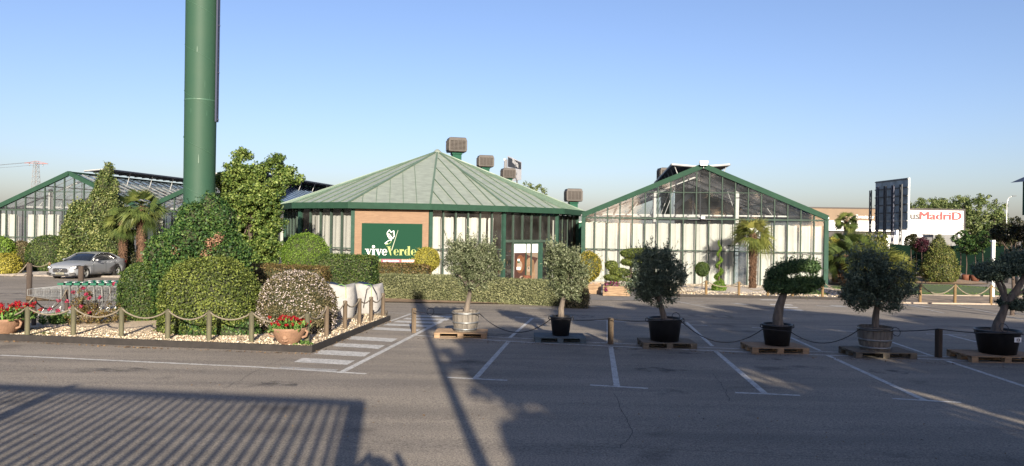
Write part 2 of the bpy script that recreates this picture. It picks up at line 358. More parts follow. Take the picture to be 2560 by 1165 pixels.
def grid_dirs(a=36, b=18):
    q = []
    f = lambda i, j: (math.sin(math.pi * j / b) * math.cos(2 * math.pi * i / a), math.sin(math.pi * j / b) * math.sin(2 * math.pi * i / a), math.cos(math.pi * j / b))
    for i in range(a):
        for j in range(b): q += [f(i, j), f(i, j + 1), f(i + 1, j + 1), f(i + 1, j)]
    return np.array(q)
GD = grid_dirs()
CORE = []
M['dark_core'] = mat('painted_shade_core', (.03, .036, .014), .95)  # closed dark shell under the leaves, painted as the shade between them
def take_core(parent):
    if CORE: link('dark_core_shell', quads_mesh('dark_core_shell', np.concatenate(CORE), [M['dark_core']]), parent)
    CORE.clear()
def blob(blobs, n, L, W, zmin=0, p=2.3, amp=.05, k=3, depth=.09, jit=.6, core=.87, out=1, up=0):
    """clipped shrub: leaves over the skin of one or more rounded bodies, over a dark core that paints shade into the gaps"""
    tot = sum((b[1][0] * b[1][1] * b[1][2]) ** (2 / 3) for b in blobs); Vs = []
    for i, (c, r) in enumerate(blobs):
        seed = int(RNG.integers(1e6)); m = int(n * (r[0] * r[1] * r[2]) ** (2 / 3) / tot)
        D = sph(int(m * 1.3)); P, Nn = blob_surf(D, c, r, p, amp, k, seed)
        P = P - Nn * np.abs(RNG.normal(0, depth, (len(P), 1))) + Nn * depth * .5 * RNG.random((len(P), 1))
        if len(blobs) > 1:
            keep = np.ones(len(P), bool)
            for j, (c2, r2) in enumerate(blobs):
                if j != i: keep &= (np.abs((P - np.array(c2)) / (np.array(r2) * .85)) ** p).sum(1) > 1
            P = P[keep]; Nn = Nn[keep]
        o = P[:, 2] > zmin; P = P[o]; Nn = Nn[o]
        hol = (lump(P - np.array(c), 5.5, seed + 1) + .6 * lump(P, 13, seed + 2) > 1.05) & (RNG.random(len(P)) < .75); P = P[~hol]; Nn = Nn[~hol]
        Vs.append(leafq(P, Nn * out + np.array((0, 0, up)), L, W, jit + .25))
        ks = RNG.choice(len(P), max(1, len(P) // 130))          # stray shoots
        sp_ = np.repeat(P[ks], 6, 0) + np.repeat(Nn[ks] + RNG.normal(0, .5, Nn[ks].shape), 6, 0) * np.tile(np.linspace(.2, 1, 6), len(ks))[:, None] * L * 2.2
        Vs.append(leafq(sp_, RNG.normal(0, 1, sp_.shape), L, W, .5))
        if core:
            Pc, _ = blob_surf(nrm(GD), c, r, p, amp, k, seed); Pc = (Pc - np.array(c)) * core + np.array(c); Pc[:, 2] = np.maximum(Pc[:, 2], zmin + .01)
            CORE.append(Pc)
    return np.concatenate(Vs)
def boxhedge(w, d, h, n, L, W, amp=.04, round_=.12):
    A = np.array([w * h, w * h * .3, w * d, d * h, d * h]); c = RNG.choice(5, n, p=A / A.sum()); u = RNG.random((n, 2)); P = np.zeros((n, 3)); D = np.zeros((n, 3))
    for i, (fx, dd) in enumerate([(lambda u: (u[:, 0] * w - w / 2, -d / 2 + 0 * u[:, 0], u[:, 1] * h), (0, -1, 0)), (lambda u: (u[:, 0] * w - w / 2, d / 2 + 0 * u[:, 0], u[:, 1] * h), (0, 1, 0)),
                                  (lambda u: (u[:, 0] * w - w / 2, u[:, 1] * d - d / 2, h + 0 * u[:, 0]), (0, 0, 1)), (lambda u: (-w / 2 + 0 * u[:, 0], u[:, 0] * d - d / 2, u[:, 1] * h), (-1, 0, 0)),
                                  (lambda u: (w / 2 + 0 * u[:, 0], u[:, 0] * d - d / 2, u[:, 1] * h), (1, 0, 0))]):
        k = c == i; x, y, z = fx(u[k]); P[k] = np.stack([x, y, z], 1); D[k] = dd
    l = lump(P, 1.6, 5) * amp + lump(P, 6, 6) * amp * .5
    P += D * (l[:, None] + RNG.normal(0, .035, (n, 1)))
    hol = (lump(P, 5, 8) + .6 * lump(P, 12, 9) > 1.1) & (RNG.random(n) < .7); P = P[~hol]; D = D[~hol]
    ez = np.clip((P[:, 2] - (h - round_)) / round_, 0, 1) ** 2 * round_ * .6      # round the top edges in
    P[:, 1] -= np.sign(P[:, 1]) * ez * (np.abs(P[:, 1]) > d / 2 - .15); P[:, 0] -= np.sign(P[:, 0]) * ez * (np.abs(P[:, 0]) > w / 2 - .15)
    V = [leafq(P, D, L, W, .95)]
    a, b, t = w / 2 - .1, d / 2 - .1, h - .1
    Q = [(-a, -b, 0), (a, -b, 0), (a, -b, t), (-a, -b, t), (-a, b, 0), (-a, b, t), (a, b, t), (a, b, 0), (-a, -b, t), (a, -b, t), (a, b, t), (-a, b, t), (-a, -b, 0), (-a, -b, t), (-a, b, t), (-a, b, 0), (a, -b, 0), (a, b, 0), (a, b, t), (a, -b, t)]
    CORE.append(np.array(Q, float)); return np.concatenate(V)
def clumps(centres, per, r, L, W, flat=.8, jit=.8, upb=.3):
    C_ = np.repeat(np.array(centres), per, 0); n = len(C_); D = sph(n); rr = RNG.random((n, 1)) ** .45 * np.repeat(np.asarray(r) * np.ones(len(centres)), per)[:, None]
    P = C_ + D * rr * np.array((1, 1, flat))
    return leafq(P, D + np.array((0, 0, upb)), L, W, jit)
def fill(ells, n, skin=.45, zmin=-9, holes=0):
    """n clump centres inside a union of ellipsoids (weighted towards their skin)"""
    w_ = np.array([r[0] * r[1] * r[2] for c, r in ells]) ** .8; out = []
    for i, (c, r) in enumerate(ells):
        m = max(2, int(n * w_[i] / w_.sum())); D = sph(m); u = skin + (1 - skin) * RNG.random((m, 1)) ** .6
        out.append(np.array(c) + D * u * np.array(r) * (1 + .12 * lump(D, 3, int(RNG.integers(1e6))))[:, None])
    P = np.concatenate(out); return P[P[:, 2] > zmin]
def branches(mb, base, top, targets, r0, m, n=14, fork=None):
    base = Vector(base); top = Vector(top); fork = fork or top
    for t in targets[:n]:
        t = Vector(t); mid = fork.lerp(t, .5) + Vector((random.uniform(-.1, .1), random.uniform(-.1, .1), .08)) * (t - fork).length
        mb.tube([fork, mid, t], [r0 * .5, r0 * .28, r0 * .08], m, 5, False)
def plant_obj(name, label, cat, loc, V, leafmat, parts=None, group=None, extra=None):
    """shrub thing: foliage child (+ trunk etc.)"""
    r = root(name, label, cat, loc, 0, group)
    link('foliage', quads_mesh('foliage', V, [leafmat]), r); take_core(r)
    for nm, mb in (parts or []): mb.build(nm, r)
    for nm, V2, mm in (extra or []): link(nm, quads_mesh(nm, V2, [mm]), r)
    return r
def stem(h, r, m=None, z0=-.05, lean=(0, 0), n=7):
    mb = MB(); mb.tube([(0, 0, z0), (lean[0] * .4, lean[1] * .4, h * .5), (lean[0], lean[1], h)], [r * 1.15, r, r * .85], m or M['barkb'], n); return mb
def struct(name, mb, kind='structure'):
    o = mb.build(name); o['kind'] = kind; return o

# ------------------------------------------------------------------ setting: ground, hills
mb = MB()
ys = [-80, 0, 20, 45, 90, 400, 3500]; xs = [-3500, -150, -40, 0, 40, 150, 3500]
mb.add([(x, y, gz(y)) for y in ys for x in xs], [(j * 7 + i, j * 7 + i + 1, (j + 1) * 7 + i + 1, (j + 1) * 7 + i) for j in range(6) for i in range(6)], M['asphalt'])
struct('ground', mb)
mb = MB(); prof = []
for i in range(61):
    x = -2600 + i * 90; h = 12 + 14 * math.sin(i * .31) + 9 * math.sin(i * .83 + 1) + 20 * max(0, i / 60 - .55)
    prof.append((x, max(4, h)))
vs = []
for x, h in prof: vs += [(x, 2300, -3), (x, 2500, h), (x, 2900, h * .7)]
mb.add(vs, [(3 * i + j, 3 * i + 3 + j, 3 * i + 4 + j, 3 * i + 1 + j) for i in range(60) for j in (0, 1)], M['hill'], True)
struct('hills', mb)
# painted markings
def strip(pts, w, m, z=.004):
    """painted line on the ground through photo pixels, w metres wide"""
    P = [G(*p) for p in pts]; mb = MB()
    for a, b in zip(P, P[1:]):
        d = (b - a); d.z = 0; d.normalize(); n = Vector((-d.y, d.x, 0)) * w / 2; o = Vector((0, 0, z))
        mb.quad(a - n + o, b - n + o, b + n + o, a + n + o, m)
    return mb
def mark(pts, w=.11, m='paint', z=.005, name='road_marking'): return struct(name, strip(pts, w, M[m], z))
for a in [[(1218, 842), (1340, 848)], [(1455, 855), (1600, 861)], [(1733, 868), (1866, 873)], [(2006, 878), (2112, 881.5)], [(2273, 889), (2400, 893)]]: mark(a, .07)
mark([(1028, 838), (1335, 857), (1560, 867.5), (1860, 880.5), (2130, 890.5), (2400, 901), (2600, 909)], .08)
mark([(0, 888.5), (640, 918), (915, 935)], .09)
for a, w_ in [([(1271, 854), (1189, 946)], .10), ([(1527, 868), (1542, 966)], .105), ([(1790, 879), (1911, 983)], .105), ([(2070, 889), (2316, 1003)], .105), ([(2366, 902), (2600, 979)], .105),
              ([(1331, 796), (1274, 845)], .09), ([(1519, 801), (1520, 857)], .06), ([(1716, 806), (1781, 866)], .09), ([(1972, 842), (2050, 877)], .09), ([(2225, 854), (2330, 890)], .09), ([(2365, 836), (2460, 860)], .1), ([(2515, 884), (2600, 912)], .1)]: mark(a, w_)
for a in [[(1118, 944), (1268, 951.5)], [(1475, 963), (1620, 971.5)], [(1838, 982), (2000, 989)], [(2231, 997), (2403, 1007)], [(1288, 793), (1362, 796.5)], [(1484, 801), (1566, 804.5)], [(1700, 811), (1768, 814)], [(2315, 835), (2416, 838.5)],
          [(1880, 819), (1905, 820)], [(2096, 827), (2140, 829)], [(1055, 785), (1200, 789)]]: mark(a, .085, 'paint')
for a, w_ in [([(958, 782), (1027, 784)], .1), ([(1300, 770), (1380, 771)], .25), ([(1428, 765), (1535, 767.5)], .22), ([(1672, 749), (1776, 771)], .12), ([(1700, 757), (1760, 754)], .08), ([(1735, 763), (1768, 761)], .08), ([(1833, 758), (1868, 762)], .35),
              ([(2040, 764), (2085, 768)], .2), ([(2085, 763), (2106, 768)], .5), ([(2255, 760), (2360, 783)], .12), ([(2392, 763), (2560, 800)], .12), ([(2280, 763.5), (2320, 767)], .45), ([(0, 728), (75, 729)], .1), ([(2450, 790), (2560, 795)], .08), ([(60, 712), (130, 713)], .08)]: mark(a, w_, 'paint_old')
def zebra(q, m='paint', name='crosswalk_stripe'):
    mb = MB(); P = [G(*p) + Vector((0, 0, .005)) for p in q]; mb.quad(P[3], P[2], P[1], P[0], M[m]); return struct(name, mb)
zs = []
def c7(x, y): return (600 + x / 3.584, 840 + y / 3.584)
def c4(x, y): return (640 + x / 3.426, 560 + y / 3.426)
zebra([c7(370, 275), c7(880, 302), c7(850, 325), c7(340, 295)], 'paint_old')
for q in [(560, 198, 1030, 222, 960, 260, 480, 235), (735, 125, 1170, 150, 1110, 187, 658, 163), (880, 65, 1300, 85, 1240, 117, 818, 92), (1000, 3, 1415, 25, 1360, 55, 950, 30)]:
    zebra([c7(*q[i:i + 2]) for i in (0, 2, 4, 6)])
for q in [(1030, 885, 1410, 905, 1370, 923, 990, 905), (1130, 853, 1530, 868, 1490, 885, 1085, 868), (1215, 828, 1600, 841, 1565, 856, 1175, 842), (1290, 804, 1660, 815, 1630, 829, 1255, 817), (1350, 782, 1700, 790, 1680, 802, 1320, 794)]:
    zebra([c4(*q[i:i + 2]) for i in (0, 2, 4, 6)])
mark([(850, 933), (1028, 842), (1128, 790)], .12); mark([(975, 803.5), (1028, 784.5)], .1)
for q in [(1899, 748.5, 1958, 749.5, 1968, 751.5, 1906, 750.5), (1923, 760, 1978, 761.5, 1984, 764, 1928, 762.5), (1938, 766, 1991, 768, 1998, 771, 1942, 769), (1955, 773, 2003, 774.5, 2011, 777.5, 1957, 776)]:
    zebra([q[0:2], q[2:4], q[4:6], q[6:8]], 'paint')
M['crack'] = mat('tar_crack', (.03, .03, .032), .8)
def crack(pts, w=.02):
    P = []
    for a, b in zip(pts, pts[1:]):
        for i in range(6):
            t = i / 6; P.append((a[0] + (b[0] - a[0]) * t + random.uniform(-4, 4), a[1] + (b[1] - a[1]) * t + random.uniform(-2, 2)))
    return struct('asphalt_crack', strip(P, w, M['crack'], .003))
crack([(1535, 985), (1570, 1050), (1580, 1090), (1550, 1120), (1400, 1112)], .008); crack([(1560, 1118), (1800, 1130), (2100, 1145), (2350, 1163)], .006); crack([(1785, 935), (1810, 970), (1830, 1010)], .008)
crack([(560, 970), (610, 945), (680, 910), (735, 890)], .007); crack([(1860, 1140), (2010, 1148), (2300, 1158)], .005)

M['damp'] = mat('oily_asphalt_stain', (.075, .068, .06), .6, noise=.4, nscale=3); nt_ = M['damp'].node_tree; no_ = N(nt_, 'ShaderNodeTexNoise'); no_.inputs['Scale'].default_value = 4; no_.inputs['Detail'].default_value = 8
tc_ = N(nt_, 'ShaderNodeTexCoord'); nt_.links.new(tc_.outputs['Object'], no_.inputs['Vector']); mr_ = N(nt_, 'ShaderNodeMapRange'); nt_.links.new(no_.outputs['Fac'], mr_.inputs[0]); mr_.inputs[1].default_value = .42; mr_.inputs[2].default_value = .72; mr_.inputs[3].default_value = 0; mr_.inputs[4].default_value = .55
nt_.links.new(mr_.outputs[0], nt_.nodes['Principled BSDF'].inputs['Alpha'])
def stain(px, py, rx, ry, m='damp', rz=0):
    c_ = G(px, py); n_ = 22; mb = MB(); vs = [c_ + Vector((math.cos(t) * rx * random.uniform(.75, 1.15), math.sin(t) * ry * random.uniform(.75, 1.15), 0)) for t in [2 * math.pi * k / n_ for k in range(n_)]]
    vs = [Vector((v.x, v.y, gz(v.y) + .0022)) for v in vs]; mb.add(vs, [tuple(range(n_))], M[m]); return struct('oil_stain', mb)
for q in ((1255, 838, .55, .5), (1310, 845, .4, .25), (2010, 852, .35, .5), (1555, 872, .5, .25), (1700, 882, .5, .2), (1930, 897, .5, .2), (700, 960, .35, .3), (1650, 925, .5, .3), (2220, 930, .4, .3), (300, 925, .6, .25), (60, 735, 1.2, .8), (1420, 790, 1.0, .6), (1780, 790, .9, .6), (1150, 905, .35, .2)): stain(*q)
# ------------------------------------------------------------------ planting beds, kerbs, lawn
def bed(name, px, m, h=.03, kind='structure', pts=None, k=1):
    P = pts or [G(*p) for p in px]; c = sum(P, Vector()) / len(P); mb = MB()
    # ring grid for a gently mounded sheet
    n = 10; vs = []; fs = []
    for r_ in range(n + 1):
        t = r_ / n
        for p in P:
            q = c.lerp(p, t); q = q + Vector((0, 0, h + (1 - t * t) * k * .06)); vs.append(q)
    L_ = len(P)
    for r_ in range(n):
        for i in range(L_): fs.append((r_ * L_ + i, r_ * L_ + (i + 1) % L_, (r_ + 1) * L_ + (i + 1) % L_, (r_ + 1) * L_ + i))
    mb.add(vs, fs, m); o = struct(name, mb, kind); return o, P
def kerb(px, w=.05, h=.1, m=None, name='kerb', pts=None):
    P = pts or [G(*p) for p in px]; mb = MB()
    for a, b in zip(P, P[1:]):
        z = Vector((0, 0, h / 2)); e = (b - a).normalized() * w / 2; mb.beam(a + z, b + z + e, w, h, m or M['kerb'])
    return struct(name, mb)
bedpx = [(-160, 842), (0, 848), (400, 865), (778, 880), (880, 838), (972, 800), (900, 796), (800, 770), (640, 765), (400, 775), (240, 800), (170, 797), (60, 856 - 10), (-160, 838)]
bed('gravel_bed', [(-160, 842), (0, 849), (400, 866), (776, 880), (880, 838), (971, 801), (935, 789), (800, 765), (600, 762), (400, 772), (250, 790), (165, 797), (86, 826), (40, 838), (-160, 826)], M['gravel'], .09)
kerb([(-160, 843), (0, 850.5), (400, 866.5), (778, 881.5), (973, 801)], .06, .14)
def chips(name, poly, n, s, cols, z=.1):
    P = [G(*p) for p in poly]; c = sum(P, Vector()) / len(P); out = []
    while len(out) < n:
        i = random.randrange(len(P)); a, b = P[i], P[(i + 1) % len(P)]; u, v = random.random(), random.random()
        if u + v > 1: u, v = 1 - u, 1 - v
        out.append(c + (a - c) * u + (b - c) * v)
    A = np.array([(q.x, q.y, q.z + z + .02) for q in out]); D = np.tile((0, 0, 1.), (n, 1))
    me = quads_mesh(name, leafq(A, D, s, s * .8, .7), [cols]); o = link(name, me); o['kind'] = 'stuff'; return o
M['chip'] = foliage('gravel_chips', (.22, .16, .10), (.50, .42, .30), (.72, .64, .50), 0, .9, 4)
chips('gravel', [(-60, 846), (400, 865), (776, 879), (968, 802), (900, 792), (640, 800), (400, 800), (200, 800), (90, 832)], 38000, .042, M['chip'])
M['litter'] = foliage('dry_leaf_litter', (.10, .06, .03), (.20, .12, .06), (.30, .20, .10), 0, .9, 4)
def litter(pts, n, s, spread):
    out = []
    for _ in range(n):
        i = random.randrange(len(pts) - 1); t = random.random(); a, b = G(*pts[i]), G(*pts[i + 1]); p_ = a.lerp(b, t) + Vector((random.gauss(0, spread), -abs(random.gauss(0, spread)), 0)); out.append((p_.x, p_.y, gz(p_.y) + .012))
    o = link('leaf_litter', quads_mesh('leaf_litter', leafq(np.array(out), np.tile((0, 0, 1.), (n, 1)), s, s * .6, .25), [M['litter']])); o['kind'] = 'stuff'
litter([(0, 853), (300, 867), (400, 871), (778, 886), (973, 803)], 260, .05, .07); litter([(1030, 845), (2500, 915)], 420, .035, .12); litter([(0, 900), (2560, 1100)], 260, .03, 2.2)
# left far bed behind the car
bed('gravel_bed', [(-120, 686), (0, 688), (110, 690), (360, 694), (420, 690), (420, 672), (-120, 668)], M['gravelw'], .06)
kerb([(-120, 687), (0, 689), (110, 691), (370, 695)], .12, .1, mat('grey_kerb_stone', (.25, .22, .19), .9, noise=.3))
# bed round the middle shrubs
bed('soil_bed', [(600, 745), (940, 756), (1465, 764), (1475, 722), (1290, 716), (1060, 716), (640, 718)], M['soil'], .04)
# right beds
bed('gravel_bed', [(1640, 735), (1700, 741), (1850, 743), (1965, 745.5), (2140, 750), (2130, 728), (2040, 720), (1850, 717), (1660, 713), (1600, 716)], M['gravelw'], .07)
kerb([(1600, 728), (1640, 736), (1700, 742), (1850, 744.5), (1965, 746.5), (2140, 751)], .1, .12, M['kerb'])
chips('gravel', [(1640, 733), (1700, 740), (1965, 744), (2130, 748), (2100, 728), (1850, 719), (1660, 716)], 7000, .07, M['chip'], .08)
bed('footpath', [(1465, 750), (1560, 752), (1700, 748), (1600, 730), (1560, 722), (1480, 716)], mat('grey_paving', (.2, .19, .175), .9, noise=.3, nscale=2, bump=.3), .012, k=0)
bed('soil_bed', [(2060, 741), (2140, 747), (2250, 757), (2600, 762), (2600, 745), (2270, 738), (2060, 733)], mat('brown_gravel', (.30, .23, .16), .95, noise=.5, nscale=1.5, bump=.7, bscale=20), .03, k=.3)
kerb([(2140, 752), (2250, 758.5), (2600, 764)], .06, .06, mat('pale_kerb_stone', (.34, .28, .22), .9, noise=.2))
bed('lawn', [(2075, 723), (2075, 733), (2250, 737), (2600, 742), (2600, 728), (2400, 714), (2250, 711), (2080, 716)], M['lawn'], .04)
kerb([(2075, 733.5), (2250, 737.8), (2600, 743)], .06, .05, mat('pale_edge_stone', (.38, .32, .25), .9, noise=.2))
bed('soil_bed', [(2075, 712), (2250, 708), (2420, 712), (2475, 711), (2400, 700), (2290, 694), (2200, 688), (2070, 690)], M['soil'], .06, k=4)
chips('grass', [(2075, 723), (2075, 732), (2250, 736), (2560, 740), (2560, 728), (2400, 716), (2250, 712)], 9000, .07, L_globe, .03)

# ------------------------------------------------------------------ glass houses
def curtain_me(w, h, seed):
    rr = random.Random(seed); mb = MB(); n = max(6, int(w / .06)); vs = []; ph = rr.random() * 6; hang = [rr.uniform(0, .05) for _ in range(n + 1)]
    for i in range(n + 1):
        t = i / n; x = t * w; a = .05 * math.sin(x * 15 + ph) + .03 * math.sin(x * 33 + ph * 2)
        for j, z in enumerate((0, h * .5, h * .96, h)):
            vs.append((x + (.03 * math.sin(j + x * 5 + ph) if j < 3 else 0), a * (1.2 - .25 * j), z - (hang[i] if j == 3 else 0)))
    mb.add(vs, [(4 * i + j, 4 * i + 4 + j, 4 * i + 5 + j, 4 * i + 1 + j) for i in range(n) for j in range(3)], M['curtain'], True)
    return mb.me('curtain')
def greenhouse(label, A, ang, span, depth, gut, rise, n, cur, midz, name='greenhouse', loz=None, roofR=None, flap='both', partition=False, group=None, open_bays=(), base=.35, vent_up=.1):
    r = root(name, label, 'greenhouse', A, -ang, group); g = M['green_frame']; half = span / 2
    top = lambda x: gut + rise * (1 - abs(x - half) / half)
    # gable rakes, gutter rails, corner posts
    for s in (0, 1):
        a = (0 if s == 0 else span, 0, gut); b = (half, 0, gut + rise)
        mb = MB(); mb.beam((a[0], -.05, a[2] + .03), (b[0], -.05, b[2] + .03), .2, .3, M['green']); mb.build('gable_rake', r)
        mb = MB(); x = .06 if s == 0 else span - .06; mb.box((x, 0, gut / 2), (.24, .18, gut), M['green_post']); mb.build('corner_post', r)
    mb = MB(); mb.beam((.18, -.03, gut - .12), (span - .18, -.03, gut - .12), .08, .1, g); mb.build('head_rail', r)
    mb = MB(); mb.beam((.18, -.015, midz), (span - .18, -.015, midz), .06, .06, g); mb.build('middle_rail', r)
    mb = MB(); mb.box((half, 0, base / 2 - .3), (span - .36, .16, base + .6), mat('concrete_plinth', (.3, .26, .2), .9, noise=.3)); mb.build('plinth', r)
    mb = MB(); mb.beam((half * .52, -.012, gut + rise * .48), (span - half * .52, -.012, gut + rise * .48), .05, .05, g); mb.build('collar_rail', r)
    w_ = span / n
    for i in range(1, n):
        x = i * w_; t = top(x) - .16; mb = MB(); mb.box((x, -.02, (t + base) / 2), (.068, .09, t - base), g); mb.build('mullion', r)
    for i in range(n):
        x0, x1 = i * w_ + (.05 if i else .2), (i + 1) * w_ - (.05 if i < n - 1 else .2)
        mb = MB(); t0, t1 = top(x0) - .1, top(x1) - .1
        mb.add([(x0, .02, base), (x1, .02, base), (x1, .02, t1), (x0, .02, t0)], [(0, 1, 2, 3)], M['glass'])
        if x0 < half < x1: pass
        mb.build('window', r)
        c = cur[i % len(cur)]
        if c and i not in open_bays:
            link('curtain', curtain_me(w_ * c[1], gut - .42 - base * .5 - random.uniform(0, .06), i * 7 + 3), r, ((i + c[0]) * w_, .22 + .02 * (i % 3), base * .5 + .05))
    # roof slopes with bars
    nb = int(depth / (.8 if partition else 1.0))
    for s in (0, 1):
        mt = (roofR if (s == 1 and roofR) else M['roofglass'])
        x0 = 0 if s == 0 else span
        mb = MB(); mb.add([(x0, .1, gut + .02), (x0, depth, gut + .02), (half, depth, gut + rise + .02), (half, .1, gut + rise + .02)], [(0, 1, 2, 3)], mt); mb.build('roof', r)
        mb = MB()
        for j in range(nb + 1):
            y = .15 + j * (depth - .3) / nb; mb.beam((x0, y, gut + .05), (half, y, gut + rise + .05), .05, .05, M['white_steel'] if partition else M['galv'] if not (s and roofR) else M['blueroof'])
        for t in (.33, .66): mb.beam((x0 + (half - x0) * t, .1, gut + rise * t - .05), (x0 + (half - x0) * t, depth, gut + rise * t - .05), .05, .08, M['galv'])
        mb.build('roof_bars', r)
        mb = MB(); mb.beam((x0, 0, gut), (x0, depth, gut), .18, .16, M['galv']); mb.build('gutter', r)
    mb = MB(); mb.beam((half, 0, gut + rise + .09), (half, depth, gut + rise + .09), .14, .12, M['green']); mb.build('ridge', r)
    # inside: trusses and columns of white steel
    for j in range(int(depth / 4)):
        y = 1.2 + 4 * j; mb = MB(); W = M['white_steel'] if j < 3 else M['galv']
        mb.beam((.2, y, gut - .1), (half, y, gut + rise - .45), .08, .08, W); mb.beam((span - .2, y, gut - .1), (half, y, gut + rise - .45), .08, .08, W)
        mb.beam((.2, y, gut + .12), (span - .2, y, gut + .12), .07, .09, W)
        for t in (.2, .35, .5, .65, .8):
            x = span * t; mb.tube([(x, y, gut + .15), (x + (.7 if t < .5 else -.7) * (t != .5), y, top(x + (.7 if t < .5 else -.7) * (t != .5)) - .35)], .025, W, 5)
        mb.build('truss', r)
    for t in (.305, .65):
        mb = MB(); mb.box((span * t, .9, (gut + top(span * t) - gut) / 2), (.2, .2, top(span * t) - .2), M['white_steel']); mb.build('column', r)
    # side and back walls
    for x in (0, span):
        mb = MB(); mb.add([(x, .1, 0), (x, depth, 0), (x, depth, gut), (x, .1, gut)], [(0, 1, 2, 3)], M['roofglass']); mb.build('side_wall', r)
        mb = MB()
        for j in range(nb + 1): mb.box((x + .03, .3 + j * (depth - .5) / nb, gut / 2), (.06, .06, gut), g)
        mb.build('side_posts', r)
    mb = MB(); mb.add([(0, depth, 0), (span, depth, 0), (span, depth, gut), (half, depth, gut + rise), (0, depth, gut)], [(0, 1, 2, 3, 4)], M['roofglass']); mb.build('rear_wall', r)
    mb = MB(); mb.box((half, depth / 2, .03), (span - .3, depth - .3, .03), M['floor']); mb.build('indoor_floor', r)
    # raised ridge vents
    for s in (-1, 1):
        if flap == 'right' and s < 0: continue
        wv = 1.75; zv = gut + rise + vent_up; y0, y1 = (1.3, depth * .8)
        mb = MB(); e = (half + s * wv, zv + .12); h0 = (half + s * .1, zv - .02)
        mb.add([(h0[0], y0, h0[1]), (e[0], y0, e[1]), (e[0], y1, e[1]), (h0[0], y1, h0[1])], [(0, 1, 2, 3)], M['screen'])
        k = int((y1 - y0) / .9)
        for j in range(k + 1):
            y = y0 + j * (y1 - y0) / k; mb.beam((h0[0], y, h0[1] - .03), (e[0], y, e[1] - .03), .05, .06, M['darksteel'])
        mb.beam((e[0], y0, e[1]), (e[0], y1, e[1]), .08, .1, M['darksteel']); mb.beam((h0[0], y0 - .03, h0[1] + .02), (e[0], y0 - .03, e[1] + .02), .05, .07, M['white_steel'])
        for j in range(0, k + 1, 3):
            y = y0 + .2 + j * (y1 - y0 - .4) / k; x2 = half + s * 1.3; mb.tube([(e[0] - s * .15, y, e[1]), (x2, y, top(x2))], .03, M['white_steel'], 5)
        mb.build('roof_vent', r)
    return r
A_ = R(7.5)
cur = [(.02, .97), (.02, .97), (.02, .96), (.02, .98), (.03, .93), (.02, .92), (.06, .93), (.02, .96), (.03, .95), (.02, .97)]
XL, YL = G(1456, 707).x, 45.6
ghR = greenhouse('glass greenhouse with cream curtains and a green gable behind the tall palm', Vector((4.32, 45.4, gz(45))), A_, 14.35, 24, 4.15, 3.05, 19, cur, 2.12, open_bays=(12,), base=.12, partition=True)
gl = R(7.5)
def gleft(px, y): p = at(px, y); p.z = gz(50); return p
c1 = Vector((-36.0, 51.7, gz(50)))
ghL = greenhouse('far left glass greenhouse with a green gable behind the silver car', c1, gl, 11.06, 26, 4.3, 2.42, 15, [(.05, .95), (.05, .9), None, (.05, .93), (.02, .95), (.02, .95), (.02, .3), None, None, (.1, .6), None, (.2, .7), None, None, (.1, .8)], 2.3, flap='right', base=.1, vent_up=.3)
c2 = c1 + Vector((math.cos(gl), -math.sin(gl), 0)) * 11.1
ghM = greenhouse('blue roofed greenhouse behind the green pillar and bright tree', c2, gl, 11.06, 22, 4.3, 2.42, 15, [None, (.1, .5), None, None], 2.3, roofR=M['blueroof'], flap='left_none', base=.1)
# lamp on the gable top of right greenhouse + wall camera
def local_pt(o, p): return o.matrix_basis @ Vector(p)
mb = MB(); mb.box((0, 0, 0), (.5, .3, .16), M['white_steel']); mb.box((0, -.02, -.15), (.42, .24, .1), M['galv']); mb.tube([(0, 0, -.2), (0, .05, -.35)], .03, M['galv'])
o = mb.build('floodlight', None, local_pt(ghR, (7.17, -.25, 7.42)), -A_); tag(o, 'small white floodlight on the top of the right greenhouse gable', 'floodlight')
mb = MB(); mb.box((0, 0, 0), (.4, .3, .16), M['white_steel']); mb.tube([(0, 0, -.08), (0, .1, -.3)], .03, M['darksteel'])
o = mb.build('floodlight', None, local_pt(ghM, (5.53, -.3, 6.7)), -gl); tag(o, 'grey floodlight on the gable top between pillar and bright tree', 'floodlight')
mb = MB(); mb.beam((0, 0, 0), (1.6, 0, .02), .1, .04, M['darksteel']); mb.box((.85, -.1, .1), (.22, .3, .14), M['white']); mb.tube([(.85, .05, 0), (.85, -.05, .1)], .02, M['galv'])
o = mb.build('security_camera', None, local_pt(ghR, (6.3, -.25, 4.0)), -A_); tag(o, 'white security camera on a dark bracket under the right gable', 'camera')
# beige inner building seen through the gable
r = root('inner_booth', 'beige sheeted booth standing inside the right greenhouse', 'booth', local_pt(ghR, (6.3, 9, 0)), -A_)
mb = MB(); mb.add([(0, 0, 0), (4.6, 0, 0), (4.6, 0, 4.95), (1.4, 0, 6.4), (0, 0, 6.4)], [(0, 1, 2, 3, 4)], M['beige'])
for z in (4.5, 4.95, 5.4, 5.85): mb.box((.9 + (6.4 - z) * .6, -.02, z), (1.8 + (6.4 - z) * 1.15, .03, .03), M['cooler'])
mb.beam((1.4, -.05, 6.42), (4.65, -.05, 4.95), .1, .14, M['darksteel'])
mb.build('wall', r)
mb = MB(); mb.beam((.0, -.3, 5.0), (1.4, -.3, 6.25), .1, .35, M['curtain']); mb.build('sloping_duct', r)
# door in the right greenhouse (dark bay with frame)
mb = MB(); mb.box((0, .3, 1.2), (1.5, .05, 2.4), M['roofglass']); mb.box((0, .26, 2.45), (1.5, .08, .08), M['green_frame']); mb.box((.2, .5, 2.9), (.6, .3, .25), M['woodnew'])
mb.build('door', ghR, (9.45, 0, 0))

